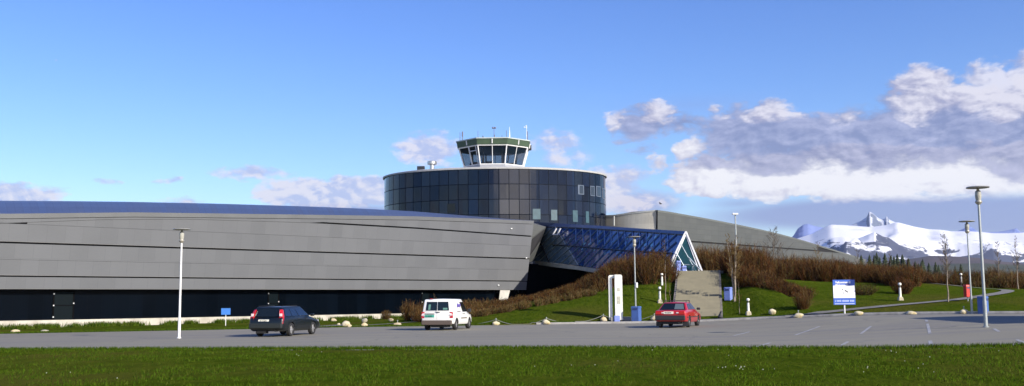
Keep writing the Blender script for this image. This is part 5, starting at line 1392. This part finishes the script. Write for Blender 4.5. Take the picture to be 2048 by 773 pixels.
sil3 = [(1500, 500), (1575, 482), (1588, 470), (1597, 456), (1608, 448), (1618, 446), (1630, 450), (1650, 454), (1700, 480), (1750, 500)]
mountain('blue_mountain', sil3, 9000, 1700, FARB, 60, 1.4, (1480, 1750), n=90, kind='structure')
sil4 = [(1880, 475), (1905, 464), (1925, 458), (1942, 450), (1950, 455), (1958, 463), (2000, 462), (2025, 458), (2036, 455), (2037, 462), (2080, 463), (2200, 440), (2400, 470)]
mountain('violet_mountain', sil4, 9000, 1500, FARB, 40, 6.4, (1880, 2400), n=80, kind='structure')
# dark moorland ridge at the foot of the snow
sil5 = [(1500, 530), (1700, 522), (1780, 521), (1820, 516), (1862, 509.5), (1900, 511), (1960, 514), (2000, 521), (2048, 526), (2200, 522), (2400, 526)]
MOOR2 = mat('moor_ridge', (.085, .062, .055), .95, c2=(.045, .040, .045), scale=.006, obj=False)
mountain('moorland', sil5, 2600, 1300, MOOR2, 25, 2.2, (1500, 2400), n=90, ny=20, kind='structure')
sil6 = [(1500, 540), (1840, 534), (1900, 528), (1960, 527), (2048, 531), (2400, 534)]
mountain('near_moorland', sil6, 1300, 600, mat('green_moor', (.055, .060, .032), .95, c2=(.03, .04, .02), scale=.02, obj=False), 8, 5.2, (1500, 2400), n=60, ny=12, kind='structure')

# ------------------------------------------------------------------ twiggy vegetation
def twigmat(name, c, c2, scale=1.2): return mat(name, c, .85, c2=c2, scale=scale, obj=False, spec=.2)
TW_RED = twigmat('twig_red_brown', (.092, .030, .004), (.054, .018, .002)); TW_BRN = twigmat('twig_brown', (.095, .052, .008), (.046, .025, .004)); TW_DRK = twigmat('twig_dark', (.018, .009, .005), (.026, .012, .006))
TW_TAN = twigmat('twig_tan', (.17, .115, .042), (.10, .065, .025)); TW_GRN = twigmat('bud_green', (.060, .066, .012), (.085, .072, .018)); TW_GREY = twigmat('twig_grey', (.15, .125, .10), (.09, .075, .06))
TWM = [TW_RED, TW_BRN, TW_DRK, TW_TAN, TW_GRN]
def twig_cloud(shrubs, wts, seed, wid=.022):
    """shrubs: (x, y, z, radius, height, n stems, weights override). returns arrays of thin bent twig blades"""
    rg = np.random.default_rng(seed); V = []; FT = []; MI = []; off = 0
    for (x, y, z, r, h, n, wo) in shrubs:
        w_ = np.array(wo or wts, float); w_ /= w_.sum()
        # main stems
        a = rg.uniform(0, 2 * np.pi, n); br = r * .45 * np.sqrt(rg.random(n)); tr = r * np.sqrt(rg.random(n)) * rg.uniform(.8, 1.15, n)
        b0 = np.stack([x + br * np.cos(a), y + br * np.sin(a), np.full(n, z - .05)], 1)
        a2 = a + rg.normal(0, .4, n)
        hh = h * rg.uniform(.55, 1.12, n) * (1 - .35 * (tr / r) ** 2)
        t1 = np.stack([x + tr * np.cos(a2), y + tr * np.sin(a2), z + hh], 1)
        m1 = b0 * .45 + t1 * .55 + np.stack([rg.normal(0, .06, n), rg.normal(0, .06, n), -.06 * hh], 1)
        def seg(p, q, w0, w1, mi):
            nonlocal off
            k = len(p); sd_ = np.stack([np.cos(rg.uniform(0, np.pi, k)), np.sin(rg.uniform(-.5, .5, k)), np.zeros(k)], 1)
            sd_ /= np.linalg.norm(sd_, axis=1, keepdims=True)
            vv = np.stack([p - sd_ * w0, p + sd_ * w0, q + sd_ * w1, q - sd_ * w1], 1).reshape(-1, 3)
            V.append(vv); FT.append(np.arange(4 * k).reshape(k, 4) + off); off += 4 * k; MI.append(mi)
        mi = rg.choice(5, n, p=w_)
        seg(b0, m1, wid * .7, wid * .5, mi); seg(m1, t1, wid * .5, wid * .2, mi)
        # side twigs
        for rep in range(6):
            u = rg.uniform(.25, .95, n)[:, None]; s0 = m1 * (1 - u) + t1 * u if rep % 2 else b0 * (1 - u) + m1 * u
            L_ = h * rg.uniform(.12, .34, n)[:, None]
            dr = np.stack([rg.normal(0, 1, n), rg.normal(0, 1, n), rg.uniform(-.1, 1.5, n)], 1); dr /= np.linalg.norm(dr, axis=1, keepdims=True)
            mi2 = np.where(rg.random(n) < .3, rg.choice(5, n, p=w_), mi)
            seg(s0, s0 + dr * L_, wid * .55, wid * .2, mi2)
    return np.concatenate(V), np.concatenate(FT), np.concatenate(MI)
def thicket(name, shrubs, wts, seed, label, wid=.022, cat='thicket'):
    v, f, mi = twig_cloud(shrubs, wts, seed, wid)
    return npmesh(name, v, f, TWM, mi=mi, label=label, kind='stuff', category=None) if False else tag(npmesh(name, v, f, TWM, mi=mi), label, cat, kind='stuff')
rr = random.Random(21)
def fill(poly_lo, poly_hi, px0, px1, dz0, dz1, n, hfun, wo=None, ns=46, r=(.7, 1.2)):
    """scatter shrubs on real ground between two depths (in metres) for a range of directions"""
    out_ = []
    for _ in range(n):
        px = rr.uniform(px0, px1); u = rr.random(); r_ = ray(px, 560); r_ = r_ / r_.y
        y = poly_lo(px) * (1 - u) + poly_hi(px) * u; x = r_.x * y
        hh = hfun(px, u) * rr.uniform(.75, 1.15)
        if hh < .15: continue
        out_.append((x, y, ground(x, y), rr.uniform(*r) * min(1, .5 + hh / 2), hh, ns, wo(px, u) if wo else None))
    return out_
I = lambda *pts: (lambda px: interp(px, list(pts)))
# bank left of the stairs: front edge of the thicket in depth, rising to the right
lo = I((800, 70.5), (880, 70.5), (950, 72.0), (1050, 73.5), (1130, 75), (1200, 75.5), (1240, 75), (1300, 74.8), (1350, 76)); hi = I((800, 75), (950, 79), (1050, 83), (1200, 86), (1300, 84.5), (1350, 82))
hl = lambda px, u: interp(px, [(790, .5), (840, 1.3), (870, 1.05), (950, .75), (1050, .5), (1120, .5), (1165, .65), (1200, 1.25), (1235, 1.8), (1270, 2.1), (1330, 1.9), (1355, 1.2)]) * (1 if px > 1100 else (.6 + .5 * u))
wl = lambda px, u: ([3, 3, 1.5, 3, .6] if px < 1000 else [3.5, 3, 2, 1.2 , .5]) if u > .2 else [3, 3, 3.5, 1, .2]
A_ = fill(lo, hi, 835, 1338, 0, 0, 300, hl, wl, 60)
A_ += fill(I((835, 69.7), (950, 71.4), (1050, 72.8), (1200, 75)), I((835, 71), (950, 72.2), (1050, 73.6), (1200, 76)), 845, 1190, 0, 0, 90, lambda px, u: .5, lambda px, u: [1, 2, .5, 4, 1.2], 50, (.5, .8))
thicket('thicket', A_, [3, 3, 2, 1.5, .5], 5, 'reddish brown bare thicket covering the bank left of the stairs')
# long rows right of the stairs
def rows(px0, px1, ylo, yhi, n, h, w_, ns=50, r=(.8, 1.3)): return fill(I(*ylo), I(*yhi), px0, px1, 0, 0, n, (h if callable(h) else (lambda px, u: h)), w_, ns, r)
WR = lambda px, u: [4, 2.5, 2.5, .5, .3]
WT = lambda px, u: [1.5, 3, 1, 2.5, 1.5]
B1 = rows(1480, 1610, [(1480, 72), (1540, 70.5), (1610, 67.5)], [(1480, 76), (1540, 73.5), (1610, 70)], 60, lambda px, u: interp(px, [(1480, 1.5), (1540, .78), (1610, .75)]), WR)
B1 += rows(1455, 1530, [(1455, 77), (1530, 74)], [(1455, 84), (1530, 82)], 60, 2.2, WR)
thicket('thicket', B1, [1] * 5, 6, 'lower arm of brown thicket curving down to the path right of the stairs')
B2 = rows(1520, 1790, [(1520, 83), (1600, 82.5), (1700, 81), (1790, 79)], [(1520, 92), (1700, 90), (1790, 87)], 260, lambda px, u: interp(px, [(1520, 1.8), (1600, 1.9), (1700, 1.6), (1790, 1.1)]), WR)
thicket('thicket', B2, [1] * 5, 7, 'broad dark red thicket between the upper lawn and the far wing')
B3 = rows(1440, 1760, [(1440, 92), (1760, 94)], [(1440, 108), (1760, 112)], 190, lambda px, u: interp(px, [(1440, 2.9), (1480, 2.9), (1530, 2.2), (1620, 2.5), (1700, 1.9), (1760, 1.6)]), WT, 60, (1., 1.6))
thicket('thicket', B3, [1] * 5, 8, 'taller tan bushes along the foot of the far wing')
B4 = rows(1740, 2300, [(1740, 86), (1900, 84), (2300, 80)], [(1740, 100), (2300, 96)], 400, lambda px, u: interp(px, [(1740, 1.5), (1850, 1.05), (1960, 1.25), (2048, 1.5)]), lambda px, u: [2.5, 3, 2.5, .6 if px < 1960 else 3, .5 if px < 1900 else 1.6], 56, (1., 1.6))
B4 += rows(1780, 1830, [(1780, 77), (1835, 77)], [(1780, 85), (1835, 85)], 42, 1.45, WR)
thicket('thicket', B4, [1] * 5, 9, 'long brown thicket beyond the lawn on the right below the mountains')
B5 = rows(1400, 1450, [(1400, 90), (1450, 90)], [(1400, 97), (1450, 97)], 50, 2.6, lambda px, u: [3, 3, 1, 2.5, .2], 50)
thicket('thicket', B5, [1] * 5, 10, 'rust coloured bushes just right of the white gable')
# dark low evergreen patches and single shrubs
def shrub(px, py, h, r, w_, label, seed, ns=160):
    p = G(px, py); v, f, mi = twig_cloud([(0, 0, 0, r, h, ns, w_)], [1] * 5, seed, .018)
    o = npmesh('shrub', v, f, TWM, mi=mi, label=label); o['category'] = 'shrub'; o.location = p; return o
shrub(1606, 618, 1.15, .65, [3, 3, 1, 2, 0], 'rusty shrub at the lower tip of the thicket above the path start', 31)
shrub(772, 639, .9, .55, [2, 3, .5, 3, 0], 'small bare shrub in front of the plinth left of the van', 32)
shrub(818, 641, 1.5, .8, [3, 3, .5, 2, 0], 'bare brown shrub just left of the white van', 33)
shrub(845, 641, 1.3, .8, [3, 3, .5, 2, 0], 'bare brown shrub showing behind the rear of the white van', 34)
shrub(1806, 588, 1.15, .95, [4, 2, 3, 0, 0], 'rounded dark red shrub behind the lawn bollard light', 35, 220)
shrub(1728, 590, .8, 1.2, [1, 1, 3, 0, 3], 'low dark shrub on the grass right of the information board', 36, 220)
shrub(1985, 560, 1.2, .9, [1, 2, 1, 3, 1], 'tan shrub beside the far bend of the path', 37)

# ------------------------------------------------------------------ bare young trees
BARK = mat('bark_pale', (.30, .25, .19), .85, c2=(.16, .12, .09), scale=6)
def bare_tree(p, h, label, seed, spread=.30, nb=26, m=TW_BRN, trunks=1, lean=0., low=.3, rb=.05, dens=9):
    rg = random.Random(seed); root = empty('bare_tree', p, 0, label, 'tree', 'leafless young trees')
    tr = MB(); cr = MB()
    for t_i in range(trunks):
        a0 = rg.uniform(0, 6.28); ln = lean + (0 if trunks == 1 else rg.uniform(.05, .14)); pts = []
        for i in range(9):
            u = i / 8; pts.append(Vector((math.cos(a0) * ln * h * u + rg.gauss(0, .02), math.sin(a0) * ln * h * u * .5 + rg.gauss(0, .02), h * u - (.1 if i == 0 else 0))))
        for i in range(8):
            k0, k1 = 1 - i / 8 * .92, 1 - (i + 1) / 8 * .92; tr.tube(pts[i], pts[i + 1], rb * k0, rb * k1, 7, caps=False)
        for _ in range(nb // trunks):
            u = rg.uniform(low, .97); k = u * 8; i = min(7, int(k)); s = pts[i].lerp(pts[i + 1], k - i)
            az = rg.uniform(0, 6.28); L_ = h * spread * (1.25 - u) * rg.uniform(.6, 1.2); d1 = Vector((math.cos(az), math.sin(az), rg.uniform(.7, 1.5))).normalized()
            e = s + d1 * L_; mid_ = s.lerp(e, .5) + Vector((0, 0, -.04 * L_)); e += Vector((0, 0, .12 * L_))
            w_ = rb * .34 * (1.1 - u * .6); cr.tube(s, mid_, w_, w_ * .6, 4, caps=False); cr.tube(mid_, e, w_ * .6, w_ * .25, 4, caps=False)
            for _ in range(dens):
                v_ = rg.uniform(.25, 1); q = s.lerp(mid_, v_ * 2) if v_ < .5 else mid_.lerp(e, v_ * 2 - 1)
                d2 = (d1 + Vector((rg.gauss(0, .7), rg.gauss(0, .7), rg.gauss(.3, .4)))).normalized(); q2 = q + d2 * L_ * rg.uniform(.18, .45)
                cr.tube(q, q2, .011, .005, 3, caps=False)
                if rg.random() < .6: q3 = q.lerp(q2, .5); cr.tube(q3, q3 + (d2 + Vector((rg.gauss(0, .8), rg.gauss(0, .8), .3))).normalized() * L_ * .15, .008, .004, 3, caps=False)
    tr.build('trunk', BARK, root, smooth=60); cr.build('crown', m, root)
    return root
def tree_at(px, py, ptop, *a, depth=None, **k):
    if depth: p = P(px, py, depth); p.z = ground(p.x, p.y)
    else: p = G(px, py)
    return bare_tree(p, ztop(p, px, ptop), *a, **k)
tree_at(1470, 603, 470, 'tall multi stemmed bare tree right of the blue bin by the stairs', 41, trunks=4, nb=60, spread=.20, m=TW_TAN, low=.25, rb=.055, dens=12)
tree_at(1479, 628, 560, 'thin sapling standing before the tall multi stemmed tree', 42, nb=10, spread=.15, rb=.02)
tree_at(1332, 604, 478, 'slender bare tree behind the bollard light left of the stairs', 43, nb=34, spread=.16, m=TW_BRN, low=.4, rb=.035)
tree_at(1341, 612, 562, 'very small sapling at the left edge of the stairs', 44, nb=8, spread=.15, rb=.015)
tree_at(1548, 530, 458, 'bare tree with a rounded crown rising before the far wing', 45, depth=104, nb=46, spread=.36, m=TW_GREY, low=.2, rb=.06, dens=12)
tree_at(1897, 604, 470, 'slim bare tree on the lawn left of the red box', 46, nb=44, spread=.20, m=TW_GREY, low=.32, rb=.05, dens=10)
tree_at(1999, 570, 482, 'bare tree left of the two standing beyond the tallest lamp', 47, depth=84, nb=34, spread=.15, m=TW_GREY, rb=.05)
tree_at(2036, 568, 470, 'bare tree at the right end beyond the tallest lamp', 48, depth=82, nb=36, spread=.15, m=TW_GREY, rb=.05)
tree_at(1637, 530, 480, 'small pale bare tree in the bushes before the end of the far wing', 49, depth=100, nb=26, spread=.22, m=TW_TAN, rb=.04)
tree_at(1716, 560, 488, 'thin pale tree where the far wing meets the dark spruces', 50, depth=98, nb=26, spread=.16, m=TW_GREY, rb=.04)
tree_at(1783, 560, 500, 'thin pale tree in front of the dark spruces', 51, depth=96, nb=22, spread=.14, m=TW_GREY, rb=.04)
tree_at(868, 612, 588, 'tiny bare tree above the roof of the white van', 52, depth=76, nb=14, spread=.25, rb=.02)

# ------------------------------------------------------------------ spruces beyond the wing
SPR = [mat('spruce_dark', (.012, .024, .012), .9, c2=(.022, .036, .016), scale=1.5, obj=False), mat('spruce_mid', (.022, .036, .015), .9, c2=(.04, .05, .02), scale=1.5, obj=False)]
def spruce(seed, h):
    rg = random.Random(seed); mb = MB()
    for i in range(15):
        u = i / 15; z = h * (.10 + .88 * u); r_ = h * .27 * (1 - u) ** .85 + .05
        n = 11
        for k in range(n):
            a = 6.283 * k / n + rg.uniform(-.25, .25); L_ = r_ * rg.uniform(.7, 1.15); c_, s_ = math.cos(a), math.sin(a); w_ = L_ * .34
            mb.add([(0, 0, z + h * .055), (L_ * .55 * c_ - w_ * s_, L_ * .55 * s_ + w_ * c_, z - .02 * h), (L_ * c_, L_ * s_, z - .045 * h), (L_ * .55 * c_ + w_ * s_, L_ * .55 * s_ - w_ * c_, z - .02 * h)], [(0, 1, 2, 3)], rg.randint(0, 1))
    return mb
protos = []
specs = [(1728, 514, 150), (1741, 509, 165), (1752, 507, 160), (1760, 511, 150), (1771, 507, 170), (1778, 510, 158), (1786, 512, 150), (1795, 512, 165), (1801, 509, 160), (1808, 512.5, 150), (1815, 516, 158), (1823, 519, 150), (1832, 520, 160), (1841, 523, 150), (1850, 522, 158), (1858, 526, 150), (1868, 527, 155), (1880, 529, 150), (1893, 528, 160), (1906, 530, 150), (1924, 529, 155), (1748, 514, 140), (1765, 515, 140), (1790, 516, 140), (1835, 526, 140), (1812, 520, 140)]
tlabels = 'spruces standing beyond the brown thicket'
for k, (px, pt, d_) in enumerate(specs):
    px += (k * 37 % 11 - 5) * .9; pt += (k * 53 % 7 - 3) * 1.1; p = P(px, 540, d_); p.z = 1.5 if d_ > 165 else ground(p.x, p.y) - .2; h = ztop(p, px, pt - 3.5)
    root = empty('spruce_tree', p, k * 1.3, 'dark spruce in the clump between the far wing and the lamp posts', 'tree', tlabels)
    m_ = spruce(k % 6, h); m_.build('crown', SPR, root); mb = MB(); mb.tube((0, 0, 0), (0, 0, h * .5), h * .018, h * .01, 6); mb.build('trunk', BARK, root)
# olive bushy belt around the spruces
B6 = rows(1722, 1900, [(1722, 118), (1900, 118)], [(1722, 140), (1900, 138)], 130, lambda px, u: interp(px, [(1722, 3.0), (1760, 2.4), (1790, 2.0), (1860, 1.3), (1900, .8)]), lambda px, u: [.3, 1.2, 1.5, 1.2, 4], 60, (1.6, 2.4))
thicket('thicket', B6, [1] * 5, 12, 'olive green bushes round the foot of the dark spruces', wid=.04)
B7 = rows(1900, 2300, [(1900, 104), (2300, 100)], [(1900, 125), (2300, 120)], 170, lambda px, u: interp(px, [(1900, 1.2), (2000, 1.9), (2300, 2.6)]), lambda px, u: [.8, 2, 2.2, 2.5, 1.4], 60, (1.4, 2.2))
thicket('thicket', B7, [1] * 5, 13, 'tan and brown scrub beyond the path bend on the right', wid=.032)

# ------------------------------------------------------------------ grass blades
GB = [mat('blade_green', (.056, .102, .006), 1, c2=(.042, .078, .005), scale=.8, obj=False, spec=0), mat('blade_dark', (.020, .042, .004), 1, spec=0), mat('blade_yellow', (.080, .10, .014), .7, c2=(.06, .085, .01), scale=.8, obj=False, spec=0)]
def blades(xs_, ys_, zs_, hmin, hmax, wmin, wmax, seed, name, label, probs=(.6, .25, .15)):
    rg = np.random.default_rng(seed); n = len(xs_)
    b = np.stack([xs_, ys_, zs_], 1); a = rg.uniform(0, np.pi, n); w_ = rg.uniform(wmin, wmax, n)
    sd_ = np.stack([np.cos(a) * w_, np.sin(a) * w_ * .5, np.zeros(n)], 1)
    h = rg.uniform(hmin, hmax, n); tip = b + np.stack([rg.normal(0, .35, n) * h, rg.normal(0, .35, n) * h, h], 1)
    v = np.stack([b - sd_, b + sd_, tip], 1).reshape(-1, 3); f = np.arange(3 * n).reshape(n, 3)
    o = npmesh(name, v, f, GB, mi=rg.choice(3, n, p=probs)); tag(o, label, 'grass', kind='stuff'); return o
def gz(xs_, ys_): return np.array([ground(a, b) for a, b in zip(xs_, ys_)]) - .01
rg = np.random.default_rng(3); n = 150000
yy = 13 + 27 * rg.random(n) ** .8; xx = (rg.random(n) * 2 - 1) * (yy * .56 + 1)
keep = yy < np.array([near(x) for x in xx]) + .05
xx, yy = xx[keep], yy[keep]; cl_ = np.array([smooth_noise(x, y, 1.1, 2, 2.) for x, y in zip(xx, yy)]); keep = rg.random(len(xx)) < .45 + cl_ * 1.6
xx, yy = xx[keep], yy[keep]
blades(xx, yy, gz(xx, yy), .03, .09, .006, .014, 1, 'lawn_grass', 'short mown green grass filling the strip before the car park')
# edge tufts along the tarmac
n = 26000; xx = rg.uniform(-24, 18, n); yy = np.array([near(x) for x in xx]) + np.abs(rg.normal(0, .28, n)) * -1 + .08 + np.array([.22 * noise.noise(Vector((x * .9, 3, 0))) + .12 * noise.noise(Vector((x * 3, 7, 0))) for x in xx]); 
blades(xx, yy, gz(xx, yy) - .02, .05, .15, .008, .018, 2, 'edge_grass', 'rougher grass fringe along the near edge of the tarmac', (.5, .35, .15))
# verge along far side and plinth weeds
n = 30000; xx = rg.uniform(-38, 4, n); yy = np.array([kerb(x) for x in xx]) + np.abs(rg.normal(0, .5, n)); blades(xx, yy, gz(xx, yy), .05, .16, .012, .03, 3, 'verge_grass', 'longer grass on the verge between tarmac and building', (.5, .2, .3))
PW = []
n = 26000; s_ = rg.uniform(-5, 44, n); q = rg.uniform(0, 1.5, n) - .6; k = np.array([max(0, smooth_noise(a, 0, 1.5, 3, 4.) + .12) for a in s_]) ; keep = rg.random(n) < k * 3.; s_, q, k = s_[keep], q[keep], k[keep]
xx = A0.x + WU.x * s_ + WN.x * q; yy = A0.y + WU.y * s_ + WN.y * q
blades(xx, yy, gz(xx, yy), .12, .5, .02, .05, 4, 'weeds', 'tufts of weeds along the concrete plinth', (.35, .2, .45))
# tiny white daisies and litter in the foreground lawn
rr = random.Random(77); FW = mat('daisy_white', (.30, .32, .22), .6); FWY = mat('dandelion_yellow', (.7, .62, .12), .6)
mbw = MB(); 
for (px, py, sx_, sy_, n) in ((1475, 743, 30, 3, 12), (1800, 738, 40, 8, 8), (1160, 736, 60, 10, 4), (600, 714, 22, 5, 4), (1770, 708, 30, 4, 4), (1500, 705, 200, 6, 5), (130, 750, 60, 12, 3)):
    for _ in range(n):
        x_ = px + rr.gauss(0, sx_); y_ = min(770, max(704, py + rr.gauss(0, sy_))); p = G(x_, y_); s = rr.uniform(.008, .017)
        mbw.lathe([(s * .3, .05), (s, .06), (s * .9, .07), (s * .2, .075)], p, 6)
o = mbw.build('wild_flowers', FW, label='tiny white flowers scattered through the foreground grass', cat='flowers', kind='stuff')

# ------------------------------------------------------------------ air
HZ = bpy.data.materials.new('haze'); HZ.use_nodes = True; h_ = HZ.node_tree; h_.nodes.clear()
ho = h_.nodes.new('ShaderNodeOutputMaterial'); hv = h_.nodes.new('ShaderNodeVolumePrincipled'); h_.links.new(hv.outputs[0], ho.inputs['Volume'])
hv.inputs['Density'].default_value = 3.2e-5; hv.inputs['Color'].default_value = (.62, .72, .95, 1); hv.inputs['Anisotropy'].default_value = .2
mb = MB(); mb.box((0, 3500, 449), (20000, 20000, 902)); mb.build('haze', HZ, label='thin blue air between the car park and the snowy mountains', cat='haze', kind='stuff')
